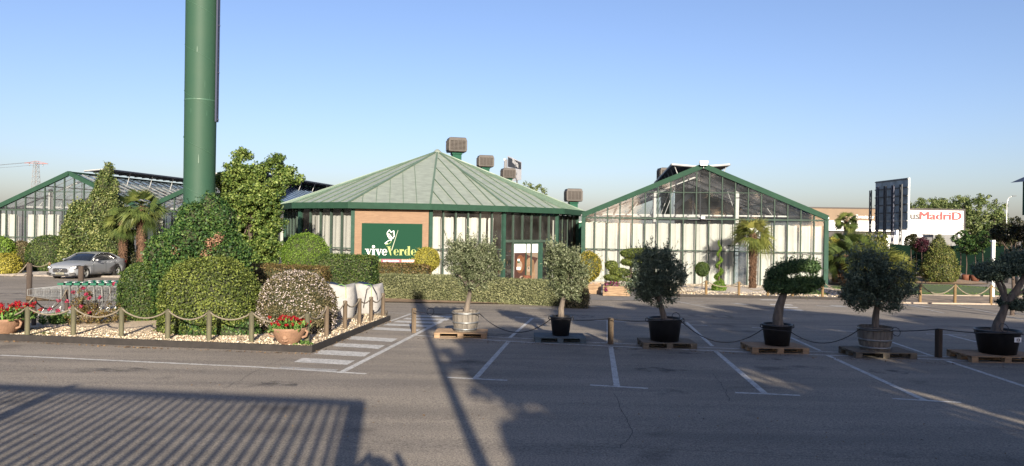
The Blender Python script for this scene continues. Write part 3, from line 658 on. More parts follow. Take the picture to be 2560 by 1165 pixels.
# ------------------------------------------------------------------ round pavilion
PV = [(-14.95, 47.2), (-12.5, 42.2), (-8.89, 40.1), (-4.52, 40.8), (-.28, 43.0), (3.2, 46.3), (4.95, 51.2), (4.6, 55.6), (1.2, 59.4), (-4.6, 61), (-10.4, 60), (-14.3, 56.2), (-15.8, 51.6)]
APX = Vector((-5.1, 49.8, 7.45)); EZ = 3.60; NP = len(PV); bz = gz(42)
pav = root('round_pavilion', 'round shop pavilion with a green metal cone roof', 'building', (APX.x, APX.y, bz))
def PL(x, y, z): return Vector((x - APX.x, y - APX.y, z - bz))
apl = PL(*APX)
seamstep = .82
for i in range(NP):
    a = PL(*PV[i], EZ); b = PL(*PV[(i + 1) % NP], EZ); mid = (a + b) / 2
    mb = MB(); mb.add([a, b, apl], [(0, 1, 2)], M['roofmetal']); sl = mb.build('roof', pav)
    # standing seams running up the slope, clipped at the hips
    e = (b - a); L_ = e.length; e.normalize(); up = (apl - a) - e * (apl - a).dot(e); H_ = up.length; up.normalize(); foot = (apl - a).dot(e)
    n_ = up.cross(e).normalized(); n_ = n_ if n_.z > 0 else -n_
    mb = MB(); k = int(L_ / seamstep)
    for j in range(1, k + 1):
        s_ = (j) * L_ / (k + 1); t = (s_ / foot if s_ < foot else (L_ - s_) / (L_ - foot)) * H_
        mb.beam(a + e * s_ + n_ * .03, a + e * s_ + up * t * .97 + n_ * .03, .03, .05, M['seam'], up=n_)
    mb.build('standing_seams', sl)
    mb = MB(); mb.beam(a + Vector((0, 0, .04)), apl + Vector((0, 0, .04)), .11, .06, M['seam']); mb.build('hip_flashing', pav)
    d = e.copy(); out = Vector((e.y, -e.x, 0))
    if out.dot(mid - apl) < 0: out = -out
    mb = MB(); zz = Vector((0, 0, -.13)); mb.beam(a + zz + out * .03 - e * .02, b + zz + out * .03 + e * .02, .1, .34, M['green']); mb.build('fascia', pav)
    mb = MB(); q = Vector((0, 0, -.27)); mb.add([a + q, b + q, b + q - out * .5 + (apl - b) * .03, a + q - out * .5 + (apl - a) * .03], [(0, 1, 2, 3)], M['darksteel']); mb.build('soffit', pav)
mb = MB(); mb.lathe([(0, .12), (.12, .08), (.3, -.1), (.34, -.16)], M['roofmetal'], 12, apl + Vector((0, 0, .05))); mb.build('roof_cap', pav)
mb = MB(); mb.prism([tuple((PL(x, y, 0) * .95).xy) for x, y in PV], -.3, .04, M['floor']); mb.build('indoor_floor', pav)
INS = .955
WV = [Vector(((x - APX.x) * INS, (y - APX.y) * INS, 0)) for x, y in PV]; WH = EZ - bz - .3
for i in range(NP):
    a, b = WV[i], WV[(i + 1) % NP]; e = (b - a); L_ = e.length; e.normalize(); ang = math.atan2(e.y, e.x)
    T = lambda: None
    holder_loc = a; inn = Vector((-e.y, e.x, 0))
    mb = MB(); mb.box((0, 0, WH / 2), (.2, .2, WH), M['green_post']); mb.build('corner_post', pav, a + Vector((0, 0, 0)), ang)
    if i >= 6 and i != 12:
        mb = MB(); mb.box((L_ / 2, .05, WH / 2), (L_ - .2, .1, WH), M['brick']); mb.build('wall', pav, a, ang); continue
    if i == 2:   # brick face that carries the sign
        mb = MB(); mb.box((L_ / 2, .05, WH / 2), (L_ - .2, .22, WH), M['brick']); mb.build('wall', pav, a, ang); SIGN = (a, e, ang, L_); continue
    g = M['green_frame']; n = 6 if i in (3, 4) else 5 if i < 5 else 4; w_ = L_ / n
    for j in range(1, n):
        mb = MB(); z0 = 2.45 if (i == 4 and j in (2, 4)) else 0; mb.box((j * w_, 0, (WH + z0) / 2), (.09 if i < 5 else .06, .12 if i < 5 else .06, WH - z0), g); mb.build('mullion', pav, a, ang)
    zt = 2.48 if i == 4 else 2.0
    mb = MB(); mb.box((L_ / 2, .0, zt), (L_ - .22, .1, .16 if i == 4 else .06), g); mb.build('transom', pav, a, ang)
    for j in range(n):
        if i == 4 and 1 <= j <= 3:
            mb = MB(); mb.quad((j * w_ + .06, .02, zt), ((j + 1) * w_ - .06, .02, zt), ((j + 1) * w_ - .06, .02, WH), (j * w_ + .06, .02, WH), M['glassdark']); mb.build('window', pav, a, ang); continue
        mb = MB(); mb.quad((j * w_ + .06, .02, .1), ((j + 1) * w_ - .06, .02, .1), ((j + 1) * w_ - .06, .02, WH), (j * w_ + .06, .02, WH), M['glassdark']); mb.build('window', pav, a, ang)
    cu = {0: [], 1: [(.75, .4), (1.05, .95), (2.03, .95), (3.03, .95), (4.02, .6)], 3: [(.25, .72), (1.05, .93), (2.05, .93), (3.05, .93), (4.03, .7), (4.9, .45)], 4: [], 5: [(.05, .8), (1.05, .8), (2.05, .8), (3.05, .85)], 12: []}[i]
    for j, (x, ww) in enumerate(cu):
        link('curtain', curtain_me(ww * w_, WH - .5, i * 31 + j), pav, a + e * (x * w_) + inn * .3 + Vector((0, 0, .15)), ang)
# doorway: recessed dark door set with poster
a, b = WV[4], WV[5]; e = (b - a).normalized(); L_ = (b - a).length; ang = math.atan2(e.y, e.x); inn = Vector((-e.y, e.x, 0)); w_ = L_ / 6
mb = MB(); mb.box((w_ * 1.05, .06, 1.2), (.1, .1, 2.4), M['green_frame']); mb.box((w_ * 4.12, .06, 1.2), (.38, .1, 2.4), M['green_post']); mb.box((w_ * 2.45, -.02, 1.2), (.05, .05, 2.4), M['green_post']); mb.box((w_ * 2.5, .06, 2.36), (w_ * 2.8, .1, .1), M['green_post'])
mb.quad((w_ * 1.1, .1, .05), (w_ * 3.7, .1, .05), (w_ * 3.7, .1, 2.3), (w_ * 1.1, .1, 2.3), M['glassdark']); mb.build('door', pav, a, ang)
# inner shelving / clutter inside so the glass is not empty
shl = root('shop_shelf', 'dark shelving with goods seen through the pavilion door glass', 'shelf', (APX.x + (a.x + b.x) / 2 * .72, APX.y + (a.y + b.y) / 2 * .72, bz + .04), ang)
mb = MB()
for z in (.3, .9, 1.5): mb.box((0, 0, z), (3.2, .5, .05), M['galv'])
for x in (-1.6, 0, 1.6): mb.box((x, 0, .9), (.06, .5, 1.8), M['darksteel'])
mb.build('rack', shl)
mb = MB()
for k in range(26): mb.box((random.uniform(-1.5, 1.5), -.05, .33 + .6 * (k % 3) + .13), (.14, .2, random.uniform(.15, .3)), M[random.choice(['terrad', 'woodnew', 'whitep', 'green', 'darksteel', 'orangestrip'])])
mb.build('goods', shl)
# puppy poster in the doorway
pr = root('poster', 'large doorway poster of a sleeping puppy and a ginger cat', 'poster', Vector((APX.x, APX.y, bz)) + a + e * (w_ * 2.5) + inn * .02, ang)
pw, ph = w_ * 2.62, 2.24
PC = {'e': mat('poster_ear', (.14, .085, .045), .6), 'w': M['letterw'], 'o': mat('poster_ginger', (.15, .06, .025), .6, noise=.35, nscale=5), 'p': mat('poster_puppy_fur', (.22, .145, .085), .6, noise=.2, nscale=8), 'k': M['letterb'], 'b': mat('poster_blanket', (.2, .155, .115), .6, noise=.3, nscale=14, stretch=(6, 1, 1)), 'd': mat('poster_brown', (.05, .02, .014), .6, noise=.3), 'l': mat('poster_light_fur', (.26, .2, .15), .6, noise=.15)}
def ell(mb, cx, cz, rx, rz_, y, m, n=20, rot=0):
    vs = [(cx + rx * math.cos(t) * math.cos(rot) - rz_ * math.sin(t) * math.sin(rot), y, cz + rx * math.cos(t) * math.sin(rot) + rz_ * math.sin(t) * math.cos(rot)) for t in [2 * math.pi * k / n for k in range(n)]]
    mb.add(vs, [tuple(range(n))], m)
mb = MB(); mb.box((0, 0, 1.18), (pw, .02, ph), PC['w']); mb.build('board', pr)
mb = MB(); mb.quad((-pw / 2, -.013, .1), (pw / 2, -.013, .1), (pw / 2, -.013, 1.78), (-pw / 2, -.013, 1.78), PC['d'])
mb.add([(-.1, -.015, 1.78), (pw / 2, -.015, 1.78), (pw / 2, -.015, 1.45), (.2, -.015, 1.6)], [(0, 1, 2, 3)], PC['b'])
mb.add([(pw / 2, -.0155, .1), (pw / 2, -.0155, 1.45), (.62, -.0155, .9), (.45, -.0155, .1)], [(0, 1, 2, 3)], PC['b'])
ell(mb, -.5, 1.1, .36, .55, -.017, PC['o']); ell(mb, -.55, 1.0, .22, .3, -.018, PC['l']); mb.add([(-.3, -.019, 1.35), (-.15, -.019, 1.3), (-.16, -.019, 1.62)], [(0, 1, 2)], PC['o'])
ell(mb, .38, .48, .42, .45, -.017, PC['p']); ell(mb, .3, 1.02, .34, .46, -.018, PC['p']); ell(mb, .58, .95, .12, .4, -.019, PC['e']); ell(mb, .22, .78, .16, .17, -.020, PC['l']); ell(mb, .21, .84, .055, .045, -.021, PC['k'])
ell(mb, .14, 1.02, .05, .01, -.021, PC['d']); ell(mb, .3, 1.04, .05, .01, -.021, PC['d']); ell(mb, -.35, .28, .2, .12, -.018, PC['l'])
mb.build('picture', pr)
text('tiendanimal', .1, 'lettering', pr, upright((0, -.016, 1.98)), M['lettergl'], 0) if False else None
mb = MB(); mb.box((0, 0, 0), (.3, .01, .16), M['letterw']); mb.box((0, -.006, .02), (.24, .004, .03), M['letterr']); mb.box((0, 0, .5), (.17, .01, .12), M['letterw']); mb.box((0, 0, .38), (.17, .01, .1), M['green_d'])
o = mb.build('door_notice', None, Vector((APX.x, APX.y, bz + .85)) + a + e * (w_ * 1.65) - inn * .01 + Vector((0, 0, 0)), ang); tag(o, 'small white notices stuck on the pavilion door glass', 'notice')
# planters by the door
mb = MB()
mb.lathe([(0, 0), (.22, 0), (.27, .36), (.25, .36), (.22, .3), (0, .3)], M['terrad'], 16); o = mb.build('flower_pot', None, Vector((APX.x, APX.y, bz + .08)) + a + e * (w_ * 1.9) - inn * .55); tag(o, 'red brown pot standing before the puppy poster', 'flower pot')

# ---- the shop sign
a, e, ang, L_ = SIGN
ppm = F / 40.3; sw, sh_ = 151 / ppm, 101 / ppm
sl_ = (890 + 5) ; sg = root('shop_sign', 'green shop sign with white and lime lettering on the brick wall', 'sign', Vector((APX.x, APX.y, bz)) + a + e * (L_ / 2 + .02) + Vector((e.y, -e.x, 0)) * .14, ang)
zc = PZ(970, 609, 40.3).z - bz; sz0 = zc - sh_ / 2
mb = MB(); mb.box((0, 0, zc), (sw, .08, sh_), M['signgreen']); mb.build('board', sg)
def SP(x, y): return ((x - 112) / 1103 * sw - sw / 2, sz0 + sh_ - (y - 122) / 7.283 / ppm)   # crop pixel -> sign plane
def poly(mb, pts, m, y=-.05):
    n = len(pts); vs = [(p[0], y, p[1]) for p in pts]; mb.add(vs, [tuple(range(n))], m)
def glyph(ch, x, z, s, mb, m, tall=1.0):
    """fat-face letters as flat pieces; s = x-height"""
    def Q(*p): poly(mb, [(x + a_ * s, z + b_ * s) for a_, b_ in p], m)
    def bowl(cx, thickL, thickR, rx=.42, open_=False):
        n = 20
        for k in range(n):
            t0, t1 = 2 * math.pi * k / n, 2 * math.pi * (k + 1) / n
            if open_ and 5.45 < t0 < 6.2: continue
            def pt(t, inner):
                c_, s_ = math.cos(t), math.sin(t); rr_ = rx - (thickL if c_ < 0 else thickR) * abs(c_) if inner else rx
                return (cx + c_ * rr_, .5 + s_ * ((.5 - .035) if inner else .52))
            Q(pt(t0, False), pt(t1, False), pt(t1, True), pt(t0, True))
    if ch in 'vV':
        h = tall; k = 1 if ch == 'v' else 1.12
        Q((.02, h), (.40 * k, h), (.60 * k, 0), (.46 * k, 0)); Q((.5 * k, 0), (.58 * k, 0), (.88 * k, h), (.81 * k, h)) if ch == 'v' else None
        Q((-.1, h), (.52 * k, h), (.52 * k, h - .06), (-.1, h - .06)); Q((.70, h), (1.0, h), (1.0, h - .06), (.70, h - .06)) if ch == 'v' else None
        return (.98 if ch == 'v' else .80)
    if ch == 'i':
        Q((.12, 0), (.5, 0), (.5, .97), (.12, .97)); Q((.02, 0), (.6, 0), (.6, .05), (.02, .05)); Q((.0, 1), (.3, 1), (.3, .93), (0, .93))
        Q(*[(.31 + .23 * math.cos(t * .52), 1.36 + .23 * math.sin(t * .52)) for t in range(12)]); return .68
    if ch == 'e': bowl(.45, .34, .22, open_=True); Q((.2, .48), (.82, .48), (.82, .54), (.2, .54)); return .92
    if ch == 'r':
        Q((.1, 0), (.44, 0), (.44, 1), (.1, 1)); Q((0, 0), (.56, 0), (.56, .05), (0, .05)); Q((0, 1), (.3, 1), (.3, .94), (0, .94))
        Q(*[(.62 + .17 * math.cos(t * .52), .84 + .17 * math.sin(t * .52)) for t in range(12)]); return .84
    if ch == 'd':
        bowl(.42, .34, .1); Q((.55, 0), (.9, 0), (.9, 1.5), (.55, 1.5)); Q((.45, 1.5), (.7, 1.5), (.7, 1.44), (.45, 1.44)); Q((.8, 0), (1.02, 0), (1.02, .05), (.8, .05)); return 1.04
for word, x0p, mt in (('vive', 185, M['letterw']), ('erde', 690, M['lime'])):
    x, z = SP(x0p, 706); mb = MB(); s = (712 - 585) / 7.283 / ppm * .89
    for ch in word: x += glyph(ch, x, z, s, mb, mt) * s * (.98 if word == 'vive' else 1.0)
    mb.build('lettering', sg)
mb = MB(); x, z = SP(575, 708); glyph('V', x, z, (718 - 585) / 7.283 / ppm * .89, mb, M['lime'], 1.42); mb.build('lettering', sg)
mb = MB(); poly(mb, [SP(768, 235), SP(772, 245), SP(665, 618), SP(648, 618)], mat('cream_paint', (.26, .28, .19), .5), -.051); mb.build('leaf_stalk', sg)
def ribbon(mb, pts, w, m, y=-.052):
    P = [SP(*p) for p in pts]; n = len(P)
    for k in range(n - 1):
        ax, az = P[k]; bx_, bz_ = P[k + 1]; dx, dz = bx_ - ax, bz_ - az; l = math.hypot(dx, dz) or 1; nx, nz = -dz / l * w / 2, dx / l * w / 2
        poly(mb, [(ax - nx, az - nz), (bx_ - nx, bz_ - nz), (bx_ + nx, bz_ + nz), (ax + nx, az + nz)], m, y - .0003 * k)
mb = MB(); lw_ = .035
poly(mb, [SP(*p) for p in [(640, 290), (690, 262), (698, 340), (670, 395), (650, 350)]], M['green_frame'], -.0505)
ribbon(mb, [(660, 415), (605, 390), (575, 330), (572, 290), (612, 240), (640, 285), (692, 255), (700, 330), (705, 350), (672, 402)], lw_, M['letterw'])
ribbon(mb, [(660, 408), (618, 385), (590, 340), (600, 310), (630, 340), (668, 400)], lw_, M['letterw'], -.056)
ribbon(mb, [(655, 428), (605, 432), (560, 468), (532, 490), (580, 492)], lw_, M['letterw'], -.06)
ribbon(mb, [(652, 440), (630, 480), (590, 502), (545, 515), (575, 470)], lw_, M['limestrip'], -.064)
mb.build('butterfly_emblem', sg)
z0, z1 = SP(0, 838)[1], SP(0, 775)[1]
for nm, xa, xb, mt in (('colour_strip', 112, 465, M['limestrip']), ('colour_strip', 472, 826, M['pinkstrip']), ('colour_strip', 832, 1190, M['orangestrip'])):
    mb = MB(); xa, xb = SP(xa, 0)[0], SP(xb, 0)[0]; mb.box(((xa + xb) / 2, -.045, (z0 + z1) / 2), (xb - xa, .02, z1 - z0), mt); cs = mb.build(nm, sg)
for body, xc in (('PLANTAS', 285), ('DECORACIÓN', 650), ('MASCOTAS', 1010)):
    text_fit(body, {'PLANTAS': .85, 'DECORACIÓN': .86, 'MASCOTAS': .95}[body], (z1 - z0) * .62, 'lettering', sg, upright((SP(xc, 0)[0], -.06, z0 + (z1 - z0) * .18)), M['letterw'], .01, .004)
print('A', len(bpy.data.objects))

# ------------------------------------------------------------------ evaporative coolers
def cooler(loc, w, h, label, duct, rz=0):
    r = root('rooftop_cooler', label, 'cooler', loc, rz, 'brown roof coolers on green ducts')
    mb = MB(); d = w * .95
    prof = [(0, .0), (.47, 0), (.5, .06), (.5, .8), (.46, .97), (.38, 1.0), (0, 1.0)]
    pts = []
    for (q, z) in prof:
        for sx, sy in ((-1, -1), (1, -1), (1, 1), (-1, 1)): pts.append((sx * q * w, sy * q * d, z * h))
    fs = []
    for k in range(len(prof) - 1):
        for j in range(4): fs.append((k * 4 + j, k * 4 + (j + 1) % 4, (k + 1) * 4 + (j + 1) % 4, (k + 1) * 4 + j))
    mb.add(pts, fs, M['cooler']); mb.build('housing', r)
    for side in range(4):
        mb = MB(); a_ = side * math.pi / 2; T = Matrix.Rotation(a_, 4, 'Z'); half = d / 2 if side % 2 == 0 else w / 2; ww = (w if side % 2 == 0 else d) * .84
        mb.box((0, -half - .004, h * .46), (ww, .02, h * .68), M['coolin'])
        for k in range(8): mb.box((0, -half - .03, h * (.16 + k * .087)), (ww, .05, h * .04), M['cooler'])
        for x in (-.27, 0, .27): mb.box((x * ww, -half - .05, h * .46), (.03, .03, h * .66), M['cooler'])
        me = mb.me('louvre_panel'); me.transform(T); link('louvre_panel', me, r)
    mb = MB(); mb.box((0, 0, -duct / 2 - .01), (w * .5, w * .5, duct), M['green_d']); mb.box((0, 0, -.1), (w * .58, w * .58, .12), M['green_d']); mb.build('duct', r)
    return r
for px, py0, py1, pw_, y, lab, du, rz in ((1141, 345, 381, 50, 52.5, 'largest brown roof cooler just right of the cone roof peak', 2.2, .25), (1213, 389, 418, 42, 60, 'second brown roof cooler to the right of the peak', 3, .2), (1270, 421, 446, 36, 68, 'third roof cooler in front of the white billboard', 3.5, .25), (1433, 472, 504, 44, 58, 'lone roof cooler between pavilion and right greenhouse', 3.2, .12), (1664, 420, 450, 40, 62, 'roof cooler half hidden behind the right gable top', 3, .1)):
    p = PZ(px, py1, y); k = F / y; cooler(p, pw_ / k / 1.12, (py1 - py0) / k, lab, du, rz)
# low rear hall below the coolers
mb = MB(); hall = root('rear_hall', 'low green rear hall hidden behind the pavilion roof', 'building', (-3, 70, gz(70)))
mb.box((4.5, 0, 2.2), (13, 16, 4.4), M['green_d']); mb.build('wall', hall)
mb = MB(); mb.box((4.5, 0, 4.47), (13.4, 16.4, .12), M['roofmetal']); mb.build('roof', hall)

# ------------------------------------------------------------------ advertising pillar
p = at(494.5, 31.5); pil = root('advertising_pillar', 'tall thick green steel pillar rising out of the shrubs', 'pillar', p)
M['pillar'] = mat('pillar_green', (.022, .064, .040), .62, noise=.18, nscale=1.2, bump=.12, bscale=3, col2=(.025, .066, .041), spec=.25)
mb = MB(); mb.lathe([(.625, -.1), (.63, 4), (.645, 9), (.66, 16), (.66, 24)], M['pillar'], 48); mb.build('shaft', pil)
M['weld'] = mat('weld_seam', (.05, .125, .08), .5, noise=.3)
mb = MB()
for k in range(7):
    z0 = 1.9 + k * 1.95; pts = []
    for t in range(25):
        a_ = math.pi * .98 + t / 24 * math.pi * 1.04; pts.append((.645 * math.cos(a_) * (1.0 + .004 * z0 / 4), .648 * math.sin(a_) * (1 + .004 * z0 / 4), z0 + 1.0 * (1 - t / 24)))
    mb.tube(pts, .009, M['weld'], 4, False)
mb.build('weld_seam', pil)
mb = MB(); mb.lathe([(.645, 0), (.653, .01), (.653, .05), (.645, .06)], M['weld'], 48, (0, 0, PZ(498, 255, 31.5).z - p.z)); mb.build('joint_ring', pil)
mb = MB(); rs = random.Random(3)
for k in range(26):
    a_ = math.radians(rs.uniform(185, 330)); z_c = rs.uniform(3, 15); hh = rs.uniform(.05, .4); ww = rs.uniform(.006, .02); q0 = Vector((math.cos(a_), math.sin(a_), 0)) * .652; t_ = Vector((-math.sin(a_), math.cos(a_), 0)) * ww
    mb.quad(q0 - t_ + Vector((0, 0, z_c)), q0 + t_ + Vector((0, 0, z_c)), q0 + t_ * .5 + Vector((0, 0, z_c + hh)), q0 - t_ * .5 + Vector((0, 0, z_c + hh)), M['weld'])
mb.build('scuff_marks', pil)
mb = MB(); z0, z1 = PZ(540, 305, 31.5).z - p.z, 24
mb.box((.70, -.1, (z0 + z1) / 2), (.07, .08, z1 - z0), M['blueblack']); mb.box((.70, .08, (z0 + z1) / 2), (.06, .06, z1 - z0), M['blueblack'])
for k in range(40): mb.box((.70, 0, z0 + .3 + k * .35), (.04, .2, .03), M['blueblack'])
for k in range(8): mb.box((.70, 0, z0 + .1 + k * 2), (.16, .05, .04), M['blueblack'])
mb.build('ladder', pil)
print('B')
# ------------------------------------------------------------------ rope fences
def rope_pts(a, b, sag, n=10):
    return [a.lerp(b, t / n) - Vector((0, 0, sag * 4 * (t / n) * (1 - t / n))) for t in range(n + 1)]
def post_me(h, r, m, square=False):
    mb = MB()
    if square: mb.box((0, 0, h / 2 - .1), (r * 2, r * 2, h + .2), m)
    else: mb.tube([(0, 0, -.1), (0, 0, h - .015), (0, 0, h)], [r, r, r * .85], m, 10)
    return mb.me('post')
def rope_fence(label, posts, h, r, m, sag, ropem='rope', rr=.018, ends=(None, None), square=False, group='rope fences on wooden posts', name='rope_fence', topoff=-.04, hang=None):
    c = posts[len(posts) // 2]; rt = root(name, label, 'fence', c, 0, group)
    hs = h if isinstance(h, list) else [h] * len(posts)
    for p, hh in zip(posts, hs):
        link('post', post_me(hh, r, M[m], square), rt, p - c)
    tops = [p - c + Vector((0, -r * .3, hh + topoff + rr)) for p, hh in zip(posts, hs)]
    if ends[0] is not None: tops = [ends[0] - c] + tops
    if ends[1] is not None: tops = tops + [ends[1] - c]
    for i, (a, b) in enumerate(zip(tops, tops[1:])):
        s_ = sag * (b - a).length / 1.6 * random.uniform(.85, 1.12)
        mb = MB(); pts = rope_pts(a, b, s_); mb.tube([a + Vector((0, 0, .025))] + pts[1:-1] + [b + Vector((0, 0, .025))], rr, M[ropem], 6); mb.build('rope', rt)
    return rt
front = [(-52, 845), (68, 852), (183, 851), (303, 854), (419, 860), (522, 865), (628, 868), (767, 871)]
fp = [G(*q) + Vector((0, 0, .06)) for q in front]
rope_fence('long front rope fence on greenish posts along the gravel bed edge', fp, .70, .055, 'woodgreen', .27)
sp_ = [(767, 871), (816, 852), (862, 833), (898, 821), (927, 812), (957, 800)]
spp = [G(*q) + Vector((0, 0, .06)) for q in sp_]
rope_fence('short rope fence running back beside the crosswalk to the white bags', spp[1:], [.74, .76, .74, .72, .74], .055, 'wood', .22, ends=(fp[-1] + Vector((0, 0, .7)), None))
bk = [G(84, 826), G(166, 797), G(240, 788), G(300, 790)]
rope_fence('rear rope fence between the gravel bed and the shopping trolleys', [p + Vector((0, 0, .03)) for p in bk[:3]], [.78, .80, .8], .055, 'wooddark', .2, ends=(G(-60, 850) + Vector((0, 0, .5)), G(310, 792) + Vector((0, 0, .55))))
rope_fence('short rope fence behind the white bags', [G(868, 795), G(941, 792)], [.98, .98], .05, 'wood', .2, ends=(G(835, 800) + Vector((0, 0, .55)), None))
# far left behind the car
fl = [at(70, 43.5), at(124, 44.5), at(204, 47.6), at(345, 47.6)]
rope_fence('rope fence behind the silver car in front of the greenhouse', fl, .82, .07, 'woodnew', .3, ends=(at(10, 43), None), rr=.03)
# right: in front of greenhouse and lawn
rl = [at(q, y) for q, y in ((1640, 33.8), (1765, 34.8), (1847, 34.6), (1873, 34.4), (1977, 34.2), (2056, 33.4))]
rl = [G(1655, 737), G(1765, 740.5), G(1847, 742), G(1919, 744), G(1981, 744.5), G(2056, 748)]
rope_fence('rope fence along the white gravel before the right greenhouse', rl, [.72, .74, .72, .5, .5, .82], .06, 'woodnew', .3, rr=.026, ends=(None, None))
rr_ = [G(2150, 753), G(2225, 757), G(2300, 759), G(2387, 760.5), G(2477, 762), G(2590, 765)]
rope_fence('rope fence on new wooden posts in front of the lawn at right', rr_, .86, .062, 'woodnew', .42, rr=.026, ends=(rl[-1] + Vector((0, 0, .8)), None))
# trolley corral: heavy posts with a rail
cr = root('log_railing', 'brown log railing with one rail between two tall posts beside the trolleys', 'railing', G(72, 793))
b0 = G(72, 793); b1 = G(201, 792)
for p, hh in ((b0, (793 - 656) / 88), (b1, (792 - 661) / 88)):
    link('post', post_me(hh, .075, M['wooddark']), cr, p - b0)
mb = MB(); z = Vector((0, 0, .56)); mb.tube([z + Vector((0, -.1, 0)), b1 - b0 + z + Vector((.35, -.1, -.02))], .075, M['wood'], 9); mb.build('rail', cr)
# loose bollards in the car park
for q, hpx, lab in (((1034, 832), 60, 'short wooden bollard at the crosswalk end'), ((1526, 860), 64, 'wooden bollard between the second and third olive tree'), ((2346, 893), 70, 'dark wooden bollard between the greyed barrel and the numbered pot')):
    p = G(*q); h_ = hpx / (F / p.y); mb = MB(); mb.box((0, 0, h_ / 2 - .05), (.105, .105, h_ + .1), M['wood' if q[0] < 2000 else 'wooddark']); mb.box((0, 0, h_ + .005), (.09, .09, .012), M['woodnew'])
    o = mb.build('bollard', None, p, .3); tag(o, lab, 'bollard', 'wooden bollards in the car park')

# ------------------------------------------------------------------ potted olive trees on pallets
def pallet(p, rz, m, lab, w=1.2, d=.9):
    r = root('pallet', lab, 'pallet', p, rz, 'pallets under the potted trees'); h = .144
    mb = MB()
    for k in range(7): mb.box((random.uniform(-.01, .01), -d / 2 + .05 + k * (d - .1) / 6, h - .011), (w, .1, .022), M[m])
    mb.build('deck', r)
    mb = MB()
    for x in (-w / 2 + .05, 0, w / 2 - .05): mb.box((x, 0, h - .033), (.1, d, .022), M[m])
    for y in (-d / 2 + .05, 0, d / 2 - .05): mb.box((0, y, .011), (w, .1, .022), M[m])
    mb.build('bearers', r)
    for x in (-w / 2 + .07, 0, w / 2 - .07):
        for y in (-d / 2 + .07, 0, d / 2 - .07):
            mb = MB(); mb.box((x, y, .072), (.14, .13, .1), M[m]); mb.build('block', r)
    return r
def pot_black(p, r0, r1, h, lab, label_no=None):
    r = root('plant_pot', lab, 'pot', p, 0, 'pots of the olive trees')
    mb = MB(); mb.lathe([(0, .0), (r0, 0), (r0 + (r1 - r0) * .9, h * .88), (r1 * 1.0, h * .9), (r1 * 1.035, h * .92), (r1 * 1.035, h), (r1 * .96, h), (r1 * .95, h * .9)], M['black'], 32); mb.build('body', r)
    mb = MB(); mb.lathe([(0, h * .9), (r1 * .97, h * .9)], M['soil'], 24); mb.build('soil', r)
    for s in (-1, 1):
        mb = MB(); mb.tube([(s * r1 * .98, 0, h * .8), (s * r1 * 1.16, 0, h * .84), (s * r1 * 1.14, 0, h * .97), (s * r1 * .98, 0, h * .98)], .012, M['black'], 5); mb.build('handle', r)
    if label_no:
        mb = MB(); mb.box((0, 0, 0), (.17, .006, .1), M['letterw']); t = mb.build('number_label', r, (.16, -r1 * .93, h * .68), .2)
        text(label_no, .09, 'number', t, upright((0, -.005, -.032)), M['letterb'], .003)
    return r
def barrel(p, r0, r1, h, m, lab):
    r = root('half_barrel', lab, 'pot', p, 0, 'pots of the olive trees'); n = 18
    mb = MB()
    for k in range(n):
        a0, a1 = 2 * math.pi * (k + .02) / n, 2 * math.pi * (k + .98) / n; j = random.uniform(-.004, .006); vs = []
        for z, q in ((0, r0), (h * .5, (r0 + r1) / 2 + .02), (h + random.uniform(-.006, .006), r1)):
            for aa in (a0, a1): vs += [((q + j) * math.cos(aa), (q + j) * math.sin(aa), z), ((q - .025) * math.cos(aa), (q - .025) * math.sin(aa), z)]
        fs = []
        for l in (0, 4): fs += [(l, l + 2, l + 6, l + 4), (l + 1, l + 5, l + 7, l + 3), (l, l + 4, l + 5, l + 1), (l + 2, l + 3, l + 7, l + 6)]
        fs.append((8, 10, 11, 9)); mb.add(vs, fs, M[m])
    mb.lathe([(0, .02), (r0 * .98, .02)], M[m], 18); mb.build('staves', r)
    for z in (.12, .45, .9):
        q = r0 + (r1 - r0) * z + .02 * (1 - abs(z - .5)); mb = MB(); mb.lathe([(q, h * z - .02), (q + .006, h * z - .02), (q + .007, h * z + .02), (q, h * z + .02)], M['hoop'], 28); mb.build('hoop', r)
    mb = MB(); mb.lathe([(0, h * .9), (r1 * .94, h * .9)], M['soil'], 24); mb.build('soil', r)
    return r
def olive(p, lab, trunk, ells, lm, n=260, per=55, r=.115, L=.062, W=.02, bark='bark', tr=.06, sparse=None):
    t = root('olive_tree', lab, 'tree', p, 0, 'potted olive trees on pallets')
    mb = MB(); k = len(trunk); pts = [Vector(q) for q in trunk]
    mb.tube(pts, [tr * (1.35 - .55 * i / (k - 1)) for i in range(k)], M[bark], 9)
    C_ = fill(ells, n); tg = [Vector(c) for c in C_]; random.shuffle(tg)
    branches(mb, pts[0], pts[-1], tg, tr, M[bark], 26)
    mb.build('trunk', t)
    V = [clumps(C_, per, RNG.uniform(r * .7, r * 1.3, len(C_)), L, W, .9, .7)]
    # upright shoots poking from the skin
    sh = []
    for c in tg[:int(n * .55)]:
        d = (c - pts[-1]).normalized() * .6 + Vector((0, 0, .55)) + Vector((random.uniform(-.3, .3), random.uniform(-.3, .3), 0)); d.normalize(); ll = random.uniform(.14, .34)
        for j in range(14): sh.append((*(c + d * ll * (j / 14 + .35)), *d))
    sh = np.array(sh); P_ = sh[:, :3] + RNG.normal(0, .012, (len(sh), 3)); V.append(leafq(P_, RNG.normal(0, 1, P_.shape), L * .9, W, .3, along=nrm(sh[:, 3:] + RNG.normal(0, .5, P_.shape))))
    link('crown', quads_mesh('crown', np.concatenate(V), [lm]), t)
    return t
def spot(px, py, dy): q = G(px, py); return at(px + (0), q.y + dy)
def PXY(px, py, y, base): q = PZ(px, py, y); return (q.x - base.x, 0, q.z - base.z)
def px2(y): return y / F
H_ = .144
trees = []
